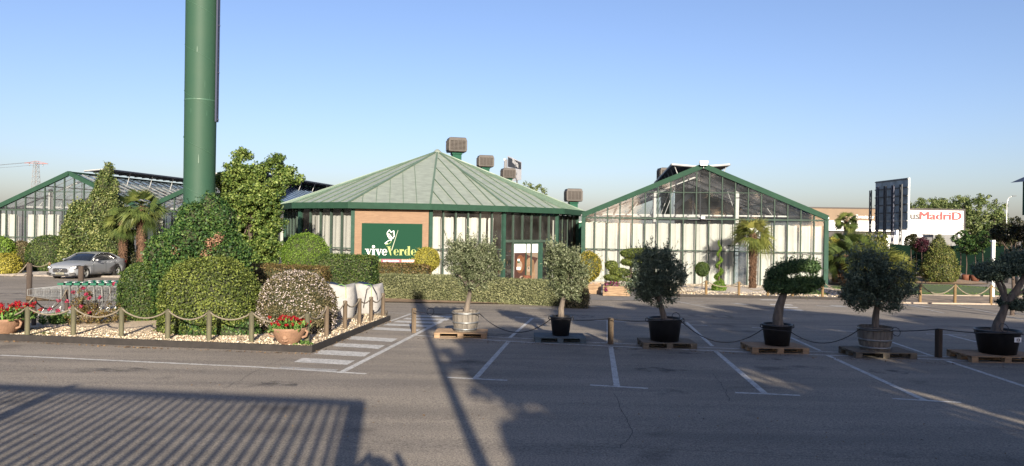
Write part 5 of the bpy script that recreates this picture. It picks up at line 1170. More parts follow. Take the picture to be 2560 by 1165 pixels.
# shopping trolleys, nested in two rows
def make_trolley(label):
    r = root('shopping_trolley', label, 'trolley', (0, 0, 0), 0, 'shopping trolleys nested in two rows'); W = M['galv']
    L0, zb, zt = .95, .52, .86; mb = MB()
    def rect(x, zlo, zhi, hw): return [(x, -hw, zlo), (x, hw, zlo), (x, hw, zhi), (x, -hw, zhi)]
    f_, bk_ = rect(-L0, .66, zt - .03, .17), rect(0, zb, .93, .27)
    for k in range(4): mb.tube([f_[k], bk_[k]], .008, W, 5, False); mb.tube([f_[k], f_[(k + 1) % 4]], .008, W, 5, False); mb.tube([bk_[k], bk_[(k + 1) % 4]], .008, W, 5, False)
    V_ = lambda a_, b_, t: tuple(a_[i] + (b_[i] - a_[i]) * t for i in range(3))
    for k in range(15):
        t = k / 14
        for i, j in ((0, 3), (1, 2), (0, 1)): mb.tube([V_(f_[i], bk_[i], t), V_(f_[j], bk_[j], t)], .0035, W, 3, False)
    for k in (1, 2, 3, 4):
        t = k / 5
        for i, j in ((0, 3), (1, 2), (0, 1)): mb.tube([V_(f_[i], f_[j], t), V_(bk_[i], bk_[j], t)], .0035, W, 3, False)
    mb.build('basket', r)
    mb = MB()
    for s_ in (-1, 1):
        mb.tube([(.02, s_ * .27, 1.0), (.03, s_ * .27, .55), (.0, s_ * .26, .18), (-.85, s_ * .20, .16)], .012, W, 6); mb.tube([(-.55, s_ * .22, .16), (-.3, s_ * .25, .55)], .01, W, 5)
    mb.tube([(-.85, -.2, .16), (-.85, .2, .16)], .01, W, 5); mb.build('frame', r)
    mb = MB(); mb.tube([(.06, -.29, 1.02), (.06, .29, 1.02)], .02, M['handle'], 7); mb.box((.03, 0, .99), (.05, .5, .05), M['handle'])
    for s_ in (-1, 1): mb.box((.0, s_ * .28, 1.0), (.16, .05, .06), M['handle'])
    mb.box((.05, -.05, 1.035), (.06, .16, .02), M['white']); mb.build('handle', r)
    for x, s_ in ((-.83, -1), (-.83, 1), (-.02, -1), (-.02, 1)):
        mb = MB(); y0 = s_ * (.2 if x < -.5 else .25); me_ = [(x + .06 * math.cos(t), y0, .062 + .06 * math.sin(t)) for t in [2 * math.pi * k / 12 for k in range(12)]]
        mb.add([(a_, b_ - .014, c_) for a_, b_, c_ in me_] + [(a_, b_ + .014, c_) for a_, b_, c_ in me_], [tuple(range(12)), tuple(range(12, 24))] + [(k, (k + 1) % 12, (k + 1) % 12 + 12, k + 12) for k in range(12)], M['rubber'])
        mb.box((x, y0, .12), (.03, .04, .06), W); mb.build('wheel', r)
    return r
M['handle'] = mat('green_plastic_handle', (.004, .10, .055), .4)
tr0 = make_trolley('leading trolley of the front row with its whole wire basket showing')
ordn = ['second', 'third', 'fourth', 'fifth', 'sixth', 'seventh', 'eighth', 'ninth']
y0 = 21.3; base = at(163, y0); ang = .10
for row in range(2):
    for k in range(9):
        p = base + Vector((math.cos(ang) * .22 * k - row * -.25, math.sin(ang) * .22 * k + row * .75, 0)); p.z = gz(p.y)
        lab = ('leading trolley of the %s row with its whole wire basket showing' % ('front', 'rear')[row]) if k == 0 else '%s trolley of the %s nested row counted from the left' % (ordn[k - 1], ('front', 'rear')[row])
        if row == 0 and k == 0: tr0.location = p; tr0.rotation_euler[2] = ang; tr0['label'] = lab
        else: copy_thing(tr0, p, ang, lab)
mb = MB(); mb.beam((0, 0, 0), (.05, 0, 1.15), .09, .03, M['strapg']); 
print('C', len(bpy.data.objects))
# ------------------------------------------------------------------ the parked car
def make_car():
    paintm = mat('silver_car_paint', (.29, .31, .335), .32, metal=.35, spec=.5); glass = mat('car_glass', (.012, .015, .018), .05, spec=.9); chrome = mat('chrome', (.7, .7, .7), .12, metal=1); tail = mat('tail_lamp', (.3, .01, .01), .25)
    r = root('parked_car', 'silver saloon car parked in front of the left greenhouse', 'car', (0, 0, 0))
    # lower body: stations along x (0 = nose, 4.93 = tail): x, half width, z low, z side top (waist), z centre top
    st = [(0.00, .50, .30, .60, .64), (.05, .70, .24, .68, .73), (.16, .82, .20, .74, .80), (.40, .895, .18, .80, .88), (.85, .925, .18, .86, .95), (1.30, .93, .19, .91, 1.0), (1.62, .93, .19, .94, 1.03),
          (2.2, .93, .19, .955, 1.0), (3.0, .93, .19, .97, 1.0), (3.6, .93, .20, .985, 1.02), (4.0, .925, .20, 1.0, 1.08), (4.4, .90, .21, .99, 1.09), (4.72, .85, .24, .96, 1.06), (4.88, .76, .30, .90, .98), (4.93, .62, .38, .82, .88)]
    vs = []
    for x, hw, zl, zw, zc in st:
        ring = [(hw * .86, zl), (hw * .97, zl + (zw - zl) * .14), (hw, zl + (zw - zl) * .42), (hw * .985, zl + (zw - zl) * .72), (hw * .955, zw - .01), (hw * .90, zw + (zc - zw) * .35), (hw * .66, zw + (zc - zw) * .82), (hw * .3, zc), (0, zc + .004)]
        ring = [(-a, b) for a, b in ring] + [(a, b) for a, b in ring[-2::-1]]
        vs += [(x, a, b) for a, b in ring]
    n = 17; m_ = len(st); fs = [(i * n + j, i * n + j + 1, (i + 1) * n + j + 1, (i + 1) * n + j) for i in range(m_ - 1) for j in range(n - 1)]
    fs += [(i * n + n - 1, i * n, (i + 1) * n, (i + 1) * n + n - 1) for i in range(m_ - 1)]; fs += [tuple(range(n)), tuple(range((m_ - 1) * n, m_ * n))[::-1]]
    mb = MB(); mb.add(vs, fs, paintm, True); me = mb.me('body_shell')
    import bmesh
    bm = bmesh.new(); bm.from_mesh(me); bmesh.ops.recalc_face_normals(bm, faces=bm.faces); bm.to_mesh(me); bm.free()
    tmp = bpy.data.objects.new('tmp', me); COL.objects.link(tmp); cut = []
    for x in (.87, 3.81):
        for s in (-1, 1):
            c = MB(); k = 28; rr_ = .385; pts = [(x + rr_ * math.cos(t), .335 + rr_ * math.sin(t)) for t in [2 * math.pi * q / k for q in range(k)]]
            y0, y1 = s * .68, s * 1.2
            c.add([(a, y0, b) for a, b in pts] + [(a, y1, b) for a, b in pts], [tuple(range(k)), tuple(range(k, 2 * k))[::-1]] + [(q, q + k, (q + 1) % k + k, (q + 1) % k) for q in range(k)], M['rubber'])
            cm = c.me('cut'); b2 = bmesh.new(); b2.from_mesh(cm); bmesh.ops.recalc_face_normals(b2, faces=b2.faces); b2.to_mesh(cm); b2.free()
            co = bpy.data.objects.new('cut', cm); COL.objects.link(co); cut.append(co); md = tmp.modifiers.new('b', 'BOOLEAN'); md.object = co; md.operation = 'DIFFERENCE'; md.solver = 'EXACT'
    me2 = bpy.data.meshes.new_from_object(tmp.evaluated_get(bpy.context.evaluated_depsgraph_get()))
    for co in cut: bpy.data.objects.remove(co)
    bpy.data.objects.remove(tmp); me2.name = 'body'
    link('body', me2, r)
    # cabin
    cs = [(1.42, .84, .86, 1.0, 1.0), (1.75, .82, .74, 1.02, 1.19), (2.15, .80, .66, 1.02, 1.38), (2.55, .79, .62, 1.02, 1.452), (3.1, .79, .62, 1.02, 1.455), (3.55, .78, .61, 1.02, 1.40), (4.0, .76, .62, 1.03, 1.25), (4.32, .74, .68, 1.04, 1.10)]
    vs = []
    for x, hb, ht, zb, zt in cs:
        zs = zt - .035 * (1 if zt > 1.05 else 0); vs += [(x, -hb * 1.0, zb - .12), (x, -hb, zb), (x, -(hb * .25 + ht * .75), zb + (zs - zb) * .72), (x, -ht, zs), (x, -ht * .6, zt), (x, 0, zt + .012), (x, ht * .6, zt), (x, ht, zs), (x, hb * .25 + ht * .75, zb + (zs - zb) * .72), (x, hb, zb), (x, hb, zb - .12)]
    k = 11; mb = MB(); mb.add(vs, [(i * k + j, i * k + j + 1, (i + 1) * k + j + 1, (i + 1) * k + j) for i in range(len(cs) - 1) for j in range(k - 1)], glass, True); mb.build('windows', r)
    # roof skin, pillars
    def cp(i, j, off=.008):
        v = Vector(vs[i * k + j]); c = Vector((v.x, 0, 1.0)); return v + (v - c).normalized() * off
    mb = MB(); q = []; idx = [2, 3, 4, 5, 6]
    rv_ = []
    for i in idx:
        for j in (3, 4, 5, 6, 7): rv_.append(cp(i, j, .012))
    mb.add(rv_, [(a * 5 + b, a * 5 + b + 1, a * 5 + b + 6, a * 5 + b + 5) for a in range(len(idx) - 1) for b in range(4)], paintm, True); mb.build('roof', r)
    for s in (0, 1):
        J = (3, 2, 1) if s == 0 else (7, 8, 9); mb = MB()
        mb.tube([cp(0, J[2], .0), cp(1, J[0], 0), cp(2, J[0], .0), cp(3, J[0], 0), cp(4, J[0], 0), cp(5, J[0], 0), cp(6, J[0], 0), cp(7, J[0], 0)], [.035, .04, .034, .03, .03, .04, .05, .05], paintm, 6)
        a_, b_ = cp(4, J[0], .0), cp(4, J[2], .004); mb.tube([a_ - Vector((.02, 0, 0)), b_ - Vector((.02, 0, 0))], .028, M['rubber'], 5)
        # rear quarter panel closing the cabin
        mb.add([cp(6, J[0], .006), cp(7, J[0], .006), cp(7, J[2], .006), cp(6, J[2], .006)], [(0, 1, 2, 3)], paintm)
        mb.build('window_pillar', r)
        sg_ = -1 if s == 0 else 1
        mb = MB(); mb.lathe([(0, -.11), (.05, -.09), (.075, 0), (.05, .09), (0, .11)], paintm, 12); me = mb.me('wing_mirror'); me.transform(Matrix.Translation((1.72, sg_ * 1.0, 1.03)) @ Matrix.Rotation(math.pi / 2, 4, 'X')); mo = link('wing_mirror', me, r)
        mb = MB(); mb.beam((1.76, sg_ * .82, 1.0), (1.74, sg_ * .93, 1.02), .05, .03, M['rubber']); mb.build('mirror_arm', mo)
        # side: sill, handles, door lines
        for xa in (1.52, 2.66, 3.55):
            mb = MB(); mb.tube([(xa, sg_ * .908, .95), (xa, sg_ * .933, .62), (xa + .01, sg_ * .925, .32)], .004, M['rubber'], 4); mb.build('door_gap', r)
        for xa in (2.45, 3.38):
            mb = MB(); mb.tube([(xa, sg_ * .93, .86), (xa + .08, sg_ * .955, .865), (xa + .17, sg_ * .93, .87)], .012, chrome, 5); mb.build('door_handle', r)
        # headlamp
        mb = MB(); f = lambda x, y_, z: (x, sg_ * y_, z)
        mb.add([f(.01, .50, .66), f(.06, .68, .75), f(.27, .89, .80), f(.42, .93, .785), f(.2, .905, .64), f(.06, .80, .585), f(-.01, .6, .59)], [(0, 1, 2, 3, 4, 5, 6)], M['letterb'])
        mb.add([(v[0] - .012, v[1] * 1.005, v[2]) for v in (f(.01, .55, .655), f(.06, .69, .72), f(.17, .83, .73), f(.11, .82, .64), f(.01, .64, .61))], [(0, 1, 2, 3, 4)], mat('headlamp_lens', (.75, .78, .8), .08, spec=.9)); mb.build('headlight', r)
        mb = MB(); mb.add([f(4.9, .82, .9), f(4.93, .5, .86), f(4.96, .5, .72), f(4.93, .8, .76), f(4.7, .9, .8), f(4.7, .9, .88)], [(0, 1, 2, 3, 4, 5)], tail); mb.build('tail_light', r)
        mb = MB(); mb.add([f(-.03, .52, .36), f(.03, .83, .40), f(.04, .84, .27), f(-.02, .6, .21)], [(0, 1, 2, 3)], M['letterb']); mb.add([f(-.04, .54, .30), f(.02, .82, .33), f(.02, .82, .31), f(-.04, .54, .28)], [(0, 1, 2, 3)], chrome); mb.build('bumper_intake', r)
    # grille with star
    gr = MB(); gv = [(-.012, -.44, .60), (-.03, -.46, .52), (-.03, -.40, .40), (-.03, .40, .40), (-.03, .46, .52), (-.012, .44, .60), (.0, .3, .625), (.0, -.3, .625)]
    gr.add(gv, [tuple(range(8))], M['letterb']); g_ = gr.build('grille', r)
    mb = MB()
    for z in (.475, .545): mb.box((-.045, 0, z), (.02, .82, .018), chrome)
    mb.tube([(v[0] - .008, v[1], v[2]) for v in gv + [gv[0]]], .01, chrome, 5, False); mb.build('grille_bar', g_)
    mb = MB(); ring = [(-.06, .095 * math.cos(t), .51 + .095 * math.sin(t)) for t in [2 * math.pi * q / 20 for q in range(21)]]; mb.tube(ring, .009, chrome, 5, False)
    for t in (math.pi / 2, math.pi / 2 + 2.094, math.pi / 2 + 4.189): mb.tube([(-.06, 0, .51), (-.06, .09 * math.cos(t), .51 + .09 * math.sin(t))], [.014, .004], chrome, 5)
    mb.build('star_emblem', g_)
    mb = MB(); mb.add([(-.02, -.5, .30), (-.02, .5, .30), (-.0, .42, .215), (-.0, -.42, .215)], [(0, 1, 2, 3)], M['letterb']); mb.box((-.05, 0, .205), (.08, 1.3, .02), chrome); mb.build('lower_intake', r)
    mb = MB(); mb.box((0, 0, 0), (.012, .50, .11), mat('number_plate', (.24, .235, .18), .5)); pl = mb.build('number_plate', r, (-.065, 0, .345))
    text('5550 KYG', .1, 'plate_lettering', pl, Matrix.Translation((-.008, 0, -.035)) @ Matrix.Rotation(-math.pi / 2, 4, 'Z') @ Matrix.Rotation(math.pi / 2, 4, 'X'), M['letterb'], .001, sx=.85)
    for x in (.87, 3.81):
        for s in (-1, 1):
            wh = bpy.data.objects.new('wheel', None); COL.objects.link(wh); wh.parent = r; wh.location = (x, s * .80, .335)
            Tm = Matrix.Rotation(math.pi / 2, 4, 'X')
            mb = MB(); mb.lathe([(.22, -.11), (.31, -.115), (.335, -.09), (.335, .09), (.31, .115), (.22, .11)], M['rubber'], 32); me = mb.me('tyre'); me.transform(Tm); link('tyre', me, wh)
            mb = MB(); mb.lathe([(.235, -.1), (.235, .1)], M['galv'], 28); mb.lathe([(0, .03), (.06, .035), (.06, .0)], M['galv'], 12)
            for q in range(5):
                a_ = q * 2 * math.pi / 5 + .3
                for dd in (-.13, .13): mb.beam((.04 * math.cos(a_), .04 * math.sin(a_), 0), (.23 * math.cos(a_ + dd), .23 * math.sin(a_ + dd), 0), .03, .04, chrome)
            mb.lathe([(0, -.06), (.23, -.06)], M['letterb'], 20)
            me = mb.me('rim'); me.transform((Matrix.Rotation(-math.pi / 2, 4, 'X') if s > 0 else Tm)); link('rim', me, wh)
    return r
car = make_car()
q = PZ(153, 690, 41.4); car.location = Vector((q.x - .05, 41.4, gz(42.5) + .0)); car.rotation_euler[2] = R(90) - R(4.5)
car.rotation_euler[1] = 0

# ------------------------------------------------------------------ plants before the right greenhouse
def crate(p, w_, d, h, lab, rz=0):
    r = root('planter_box', lab, 'planter', p, rz, 'slatted wooden planter boxes'); mb = MB()
    for k in range(5): mb.box((0, -d / 2, .07 + k * h / 5.2), (w_, .03, h / 5.9), M['palletn']); mb.box((0, d / 2, .07 + k * h / 5.2), (w_, .03, h / 5.9), M['palletn']); mb.box((-w_ / 2, 0, .07 + k * h / 5.2), (.03, d, h / 5.9), M['palletn']); mb.box((w_ / 2, 0, .07 + k * h / 5.2), (.03, d, h / 5.9), M['palletn'])
    mb.build('side_boards', r); mb = MB(); mb.box((0, 0, h * .85), (w_ - .05, d - .05, .04), M['soil']); mb.build('soil', r)
    for x in (-w_ / 2 + .05, w_ / 2 - .05): mb = MB(); mb.box((x, 0, .02), (.09, d, .06), M['palletg']); mb.build('foot', r)
    return r
b = G(1479, 736); crate(b + Vector((0, .4, 0)), .95, .8, .5, 'left wooden planter box by the yellow bush', -.12)
V = blob([((0, 0, .95), (.62, .55, .72)), ((-.2, 0, .5), (.4, .4, .4))], 5500, .06, .04, .1, 2.1, .07, 4, .06, .7, .9)
plant_obj('golden_shrub', 'golden yellow clipped bush standing in the left planter box', 'shrub', b + Vector((-.1, .5, .35)), V, L_orange, extra=[('flowers', clumps([(random.uniform(-.4, .4), -.35, random.uniform(.1, .2)) for _ in range(8)], 14, .06, .04, .04, .8), M['whitep'])])
b = G(1543, 741); crate(b + Vector((0, .35, 0)), 1.2, .75, .46, 'right wooden planter box full of petunias', -.12)
pts_ = [(random.uniform(-.58, .6), random.uniform(-.35, .2), random.uniform(-.1, .16)) for _ in range(60)]
pe = plant_obj('petunias', 'magenta and white petunias hanging over the right planter box', 'plant', b + Vector((0, .3, .48)), clumps(pts_, 12, .09, .05, .04, .7, .9), L_ger, extra=[('flowers', clumps([p_ for p_ in pts_ if p_[0] < .1] + [(-.55, -.45, -.12), (-.5, -.42, -.2)], 26, .08, .045, .045, .8, .8), M['magenta']), ('white_flowers', clumps([p_ for p_ in pts_ if p_[0] >= .1], 26, .08, .045, .045, .8, .8), M['whitep'])])
# cloud topiary
b = at(1575, 36.5); k = b.y / F; cp_ = lambda px, py: ((px - 1575) * k, 0, PZ(1575, py, b.y).z - b.z)
t = root('cloud_topiary', 'large cloud pruned topiary with rounded pads behind the planter boxes', 'tree', b)
mb = MB(); 
pads = [((1597, 634), 47, 14), ((1528, 664), 16, 12), ((1549, 681), 26, 11), ((1530, 694), 20, 9), ((1580, 655), 30, 10), ((1560, 703), 26, 9), ((1610, 690), 30, 16)]
for c_, rx, rz_ in pads: mb.tube([(0, 0, 0), (.05, .05, cp_(*c_)[2] * .7), cp_(*c_)], [.09, .06, .03], M['barkb'], 6)
mb.build('trunk', t)
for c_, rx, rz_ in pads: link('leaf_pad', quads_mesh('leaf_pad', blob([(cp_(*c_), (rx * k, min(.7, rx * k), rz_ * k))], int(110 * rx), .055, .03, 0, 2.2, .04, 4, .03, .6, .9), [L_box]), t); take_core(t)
b = at(1755, 38.8); zc = PZ(1755, 673, b.y).z - b.z; plant_obj('topiary_ball', 'small dark green lollipop ball on a thin stem', 'shrub', b, blob([((0, 0, zc), (.37, .37, .38))], 4500, .05, .03, 0, 2.05, .02, 4, .03, .6, .92), L_boxdk, [('stem', stem(zc - .3, .022))])
b = at(1797, 37.8); k = b.y / F; zt = lambda py: PZ(1797, py, b.y).z - b.z; V = [blob([((0, 0, .28), (.36, .36, .32))], 3500, .05, .03, .02, 2, .04, 4, .04, .6, .9)]
pts = [];
for i in range(260):
    t_ = i / 259; a_ = t_ * 6.28 * 3.6; rr__ = .17 * (1 - t_ * .72); pts.append((math.cos(a_) * rr__, math.sin(a_) * rr__, .55 + t_ * (zt(600) - .6)))
V.append(clumps(pts, 34, .13 - .09 * np.linspace(0, 1, 260), .05, .028, .9, .6)); plant_obj('spiral_topiary', 'spiral clipped conifer beside the lollipop ball', 'shrub', b, np.concatenate(V), L_globe, [('trunk', stem(zt(620), .03))])
bush('low round box bush beside the palm at the right greenhouse', 1948, None, 37.5, 42, 720, .06, .035, 2500, L_box, low=.5)
bush('low spreading plant at the right greenhouse corner', 2035, None, 36.5, 60, 726, .07, .035, 1800, L_laurel, low=.6, amp=.15)
# ------------------------------------------------------------------ right background
# conical conifer on mound
b = at(2348, 52.5) + Vector((0, 0, .15)); k = b.y / F; zz = lambda py: PZ(2348, py, b.y).z - b.z
bl = [((0, 0, zz(675)), (1.25, 1.1, 1.1)), ((0, 0, zz(645)), (.95, .9, 1.0)), ((-.1, 0, zz(620)), (.5, .5, .75)), ((-.1, 0, zz(603)), (.25, .25, .5))]
plant_obj('cypress_shrub', 'broad cone shaped conifer on the earth mound beyond the lawn', 'tree', b, np.concatenate([blob(bl, 12000, .10, .05, .02, 2.0, .09, 5, .09, .8, .85), clumps(fill(bl, 230, .96, .2), 20, .16, .09, .05, 1.2, .8)]), L_cyp, [('trunk', stem(1, .15))])
# palms
for px, y, top, cr_, nf, lab, kw in ((2190, 46, 668, 2.0, 30, 'wide spreading low fan palm behind the fifth olive tree', dict(lm=L_palmy, low=-.1, pet=.4)), (2112, 47, 640, 1.3, 26, 'short fan palm with a thick trunk nearest the greenhouse corner', dict(tr=.28, lm=L_palm, low=-.5)), (2092, 50, 640, 1.1, 20, 'yellowish fan palm right at the greenhouse corner', dict(tr=.3, lm=L_palmy, low=-.5)),
                                    (2145, 49, 628, 1.4, 26, 'mid green fan palm between its two neighbours', dict(tr=.2, lm=L_palm, low=-.3)), (2100, 54, 612, 1.2, 22, 'upper fan palm rising behind the thick trunked one', dict(tr=.18, lm=L_palm, low=-.5)), (2240, 48, 676, 1.3, 20, 'pale fan palm at the right end of the palm group', dict(lm=L_palmy, low=-.3)),
                                    (2115, 72, 552, 1.15, 34, 'tall lone palm against the white building', dict(tr=.2, lm=L_dark if False else L_palm, low=-.6, shag=500))):
    palm(lab, at(px, y), z_(px, top, y), cr_, nf, group='fan palms beyond the right greenhouse', **{**dict(shag=600, w_=.06), **kw})
tree('fig_tree', 'olive brown leafy shrub above the low palms', at(2170, 56), [((0, 0, z_(2170, 612, 56)), (1.5, 1, .8)), ((.6, 0, z_(2180, 595, 56)), (.8, .8, .6)), ((-1, 0, z_(2150, 605, 56)), (.8, .8, .6))], L_cyp, 110, 36, .24, .13, .08, 1.5, .08)
tree('shrubby_palm_bush', 'yellow green bush beside the greenhouse corner post', at(2082, 52), [((0, 0, z_(2082, 640, 52)), (.55, .6, 1.3))], L_yel, 60, 36, .2, .1, .06, .8, .08)
# green windbreak fence
y = 66; f0 = at(2225, y); f1 = at(2640, y - 2); r = root('mesh_fence', 'long dark green windbreak fence across the right background', 'fence', f0)
L_ = (f1 - f0).length; an = math.atan2((f1 - f0).y, (f1 - f0).x); r.rotation_euler[2] = an; hF = z_(2350, 613, y)
mb = MB(); nn = 60; vs = []
for i in range(nn + 1): vs += [(i * L_ / nn, .05 * math.sin(i * 1.3), .1), (i * L_ / nn, .05 * math.sin(i * 2.1), hF + .05 * math.sin(i * .8))]
mb.add(vs, [(2 * i, 2 * i + 2, 2 * i + 3, 2 * i + 1) for i in range(nn)], M['mesh'], True); mb.build('netting', r)
for i in range(9): mb = MB(); mb.tube([(i * L_ / 8, .1, -.1), (i * L_ / 8, .1, hF + .1)], .03, M['galv'], 6); mb.build('post', r)
# potted nursery trees in front of it
k_ = 0
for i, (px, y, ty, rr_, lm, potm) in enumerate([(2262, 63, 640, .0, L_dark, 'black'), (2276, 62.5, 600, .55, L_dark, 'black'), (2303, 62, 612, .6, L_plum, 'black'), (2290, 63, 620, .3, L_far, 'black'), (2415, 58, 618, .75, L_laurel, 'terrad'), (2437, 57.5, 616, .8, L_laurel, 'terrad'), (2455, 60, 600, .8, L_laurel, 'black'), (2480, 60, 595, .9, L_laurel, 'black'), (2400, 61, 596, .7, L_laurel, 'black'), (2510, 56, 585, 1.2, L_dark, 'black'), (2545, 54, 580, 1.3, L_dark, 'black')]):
    if rr_ == 0: continue
    b = at(px, y); k_ += 1; pos = ['first', 'second', 'third', 'fourth', 'fifth', 'sixth', 'seventh', 'eighth', 'ninth', 'tenth'][k_ - 1]
    col = {id(L_plum): 'plum red', id(L_dark): 'almost black', id(L_far): 'light green', id(L_laurel): 'dark green'}[id(lm)]
    zt_ = z_(px, ty, y); tree('nursery_tree', '%s crowned young tree in %s pot, %s along the green fence' % (col, 'terracotta' if potm == 'terrad' else 'black', pos), b + Vector((0, 0, .35)), [((0, 0, zt_ - .35), (rr_, rr_, rr_ * .85)), ((rr_ * .3, 0, zt_ - .35 + rr_ * .5), (rr_ * .6, rr_ * .6, rr_ * .5))], lm, 60, 34, .17, .12, .07, zt_ - .7, .035, group='young trees in pots along the green fence')
    mb = MB(); mb.lathe([(0, 0), (.26, 0), (.33, .48), (.3, .5), (0, .42)], M[potm], 14); o = mb.build('plant_pot', None, b); tag(o, '%s pot under the %s crowned tree, %s along the green fence' % ('orange terracotta' if potm == 'terrad' else 'black', col, pos), 'pot', 'nursery pots along the green fence')
# short white lamp column
b = G(2481, 748); b = at(2481, 37.5); mb = MB(); lp = root('garden_lamp', 'short white lamp column behind the right rope fence', 'lamp', b); hl = z_(2481, 604, 37.5)
mb.box((0, 0, hl / 2), (.13, .13, hl), M['white']); mb.build('column', lp); mb = MB(); mb.box((0, 0, hl + .03), (.2, .2, .1), M['white']); mb.beam((-.05, 0, hl + .1), (.28, 0, hl + .04), .1, .03, M['galv']); mb.build('lamp_head', lp)
# dark magnolia in shade near right edge
def PD(px, y): return at(px, y)
b = at(2530, 27); zq = lambda py: z_(2530, py, 27); k = 27 / F
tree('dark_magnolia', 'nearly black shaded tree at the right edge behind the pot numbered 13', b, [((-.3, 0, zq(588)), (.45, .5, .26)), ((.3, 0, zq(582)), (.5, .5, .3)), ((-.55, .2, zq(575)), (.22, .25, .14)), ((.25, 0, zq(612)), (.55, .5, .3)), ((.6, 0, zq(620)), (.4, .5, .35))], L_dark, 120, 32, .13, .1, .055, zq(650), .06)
# raised dark green kiosk at right edge
b = at(2600, 24); k = 24 / F; zb, zt = z_(2600, 536, 24), z_(2600, 445, 24); x0 = .2
r = root('raised_sign_house', 'dark green box with a small pitched roof raised on a post at the right edge', 'sign', b)
mb = MB(); mb.box((x0 + 1.3, .6, (zb + zt) / 2), (2.6, 1.2, zt - zb), M['green_d']); mb.box((x0 + .06, -.02, (zb + zt) / 2), (.12, .06, zt - zb), M['darksteel']); mb.build('body', r)
mb = MB(); e0 = (x0 - .22, zt - .06); mb.add([(e0[0], -.3, e0[1]), (x0 + 1.3, -.3, zt + .62), (x0 + 2.8, -.3, zt - .06), (e0[0], 1.5, e0[1]), (x0 + 1.3, 1.5, zt + .62), (x0 + 2.8, 1.5, zt - .06), (e0[0], -.3, e0[1] - .12), (x0 + 2.8, -.3, zt - .18)], [(0, 1, 4, 3), (1, 2, 5, 4), (6, 7, 2, 1, 0)], M['darksteel']); mb.build('roof', r)
for xx in (x0 + .5, x0 + 2.1): mb = MB(); mb.box((xx, .6, zb / 2), (.16, .16, zb), M['darksteel']); mb.build('leg', r)
# far buildings
def wallbox(r, name, x0, x1, z0, z1, m, y=0, d=20): mb = MB(); mb.box(((x0 + x1) / 2, y + d / 2, (z0 + z1) / 2), (x1 - x0, d, z1 - z0), m); return mb.build(name, r)
y = 112; b = at(2040, y); k = y / F; Z_ = lambda py: PZ(2150, py, y).z - b.z; r = root('showroom', 'long showroom with tan upper wall and white band behind the palms', 'building', b)
w2 = (2360 - 2000) * k
wallbox(r, 'upper_wall', -40 * k, w2, Z_(552), Z_(522), M['tan']); wallbox(r, 'white_band', -40 * k, w2, Z_(578), Z_(552), M['white'], -.3, 19); wallbox(r, 'lower_wall', -40 * k, w2, 0, Z_(578), M['brownband'], .2, 19)
wallbox(r, 'roof_edge', -40 * k, w2, Z_(522), Z_(519), M['brownband'], -.1, 20)
for x_ in (2052, 2090, 2215, 2255): wallbox(r, 'window', (x_ - 2040) * k, (x_ - 2022) * k, .4, Z_(588), M['tan'] if x_ > 2200 else M['glassdark'], .1, .3)
text_fit('Zonauto Sur', 46 * k, 9 * k, 'lettering', r, upright(((2158 - 2040) * k, -.32, Z_(546))), M['letterw'], 0, .02, .02)
y = 98; b = at(2340, y); k = y / F; Z_ = lambda py: PZ(2340, py, y).z - b.z; X_ = lambda px: (px - 2340) * k; r = root('advert_wall', 'large white advertising wall with red and grey lettering', 'billboard', b)
wallbox(r, 'panel', X_(2240), X_(2407), Z_(600), Z_(526), M['white'], 0, .6); wallbox(r, 'frame', X_(2240), X_(2411), Z_(526), Z_(521.5), M['brownband'], -.05, .8); wallbox(r, 'frame', X_(2407), X_(2411), 0, Z_(526), M['brownband'], -.05, .8)
T_ = lambda px, py: upright((X_(px), -.03, Z_(py)))
text('AutosPlus', 26 * k / .72, 'lettering', r, T_(2222, 547), M['letterg'], .03, sx=.5) if False else None
text_fit('us', 24 * k, 13 * k, 'lettering', r, T_(2285, 549), M['letterg'], 0, .02, .03); M['letterrd'] = mat('deep_red_lettering', (.19, .022, .024), .5); text_fit('MadriD', 106 * k, 20 * k, 'lettering', r, T_(2349, 549.5), M['letterrd'], 0, .02, .035)
text('FINANCIACIÓN', 5.6 * k / .7, 'lettering', r, T_(2299, 562), M['lettergl'], .0, sx=.95); text('100%', 5.6 * k / .7, 'lettering', r, T_(2299, 570), M['lettergl'], 0); text('GRAN STOCK', 5.6 * k / .7, 'lettering', r, T_(2382, 563), M['lettergl'], .0); text('DE VEHÍCULOS', 5.2 * k / .7, 'lettering', r, T_(2381, 570), M['lettergl'], .0)
for py in (576, 582, 586): wallbox(r, 'rail', X_(2275), X_(2400), Z_(py + .6), Z_(py), M['letterg'], -.1, .08)
# parked lorries and sheds behind the fence
wh = root('white_shed', 'low white shed under the advertising wall', 'shed', at(2230, 90)); k9 = 90 / F
wallbox(wh, 'wall', -20 * k9, 100 * k9, 0, z_(2230, 588, 90), M['white'], 0, 6); wallbox(wh, 'door', 30 * k9, 38 * k9, 0, 3.2, M['brownband'], -.05, .1)
lo = root('grey_lorry', 'grey box lorry parked below the advertising wall', 'lorry', at(2365, 88)); wallbox(lo, 'box_body', -33 * 88 / F, 30 * 88 / F, .9, z_(2365, 586, 88), M['screen'], 0, 2.4); wallbox(lo, 'cab', -48 * 88 / F, -34 * 88 / F, .6, z_(2365, 594, 88), M['letterg'], .1, 2.2)
for xx in (-40, -15, 10, 24):
    mb = MB(); mb.lathe([(0, -.1), (.45, -.1), (.45, .1), (0, .1)], M['rubber'], 14); me = mb.me('wheel'); me.transform(Matrix.Translation((xx * 88 / F, -.02, .45)) @ Matrix.Rotation(math.pi / 2, 4, 'X')); link('wheel', me, lo)
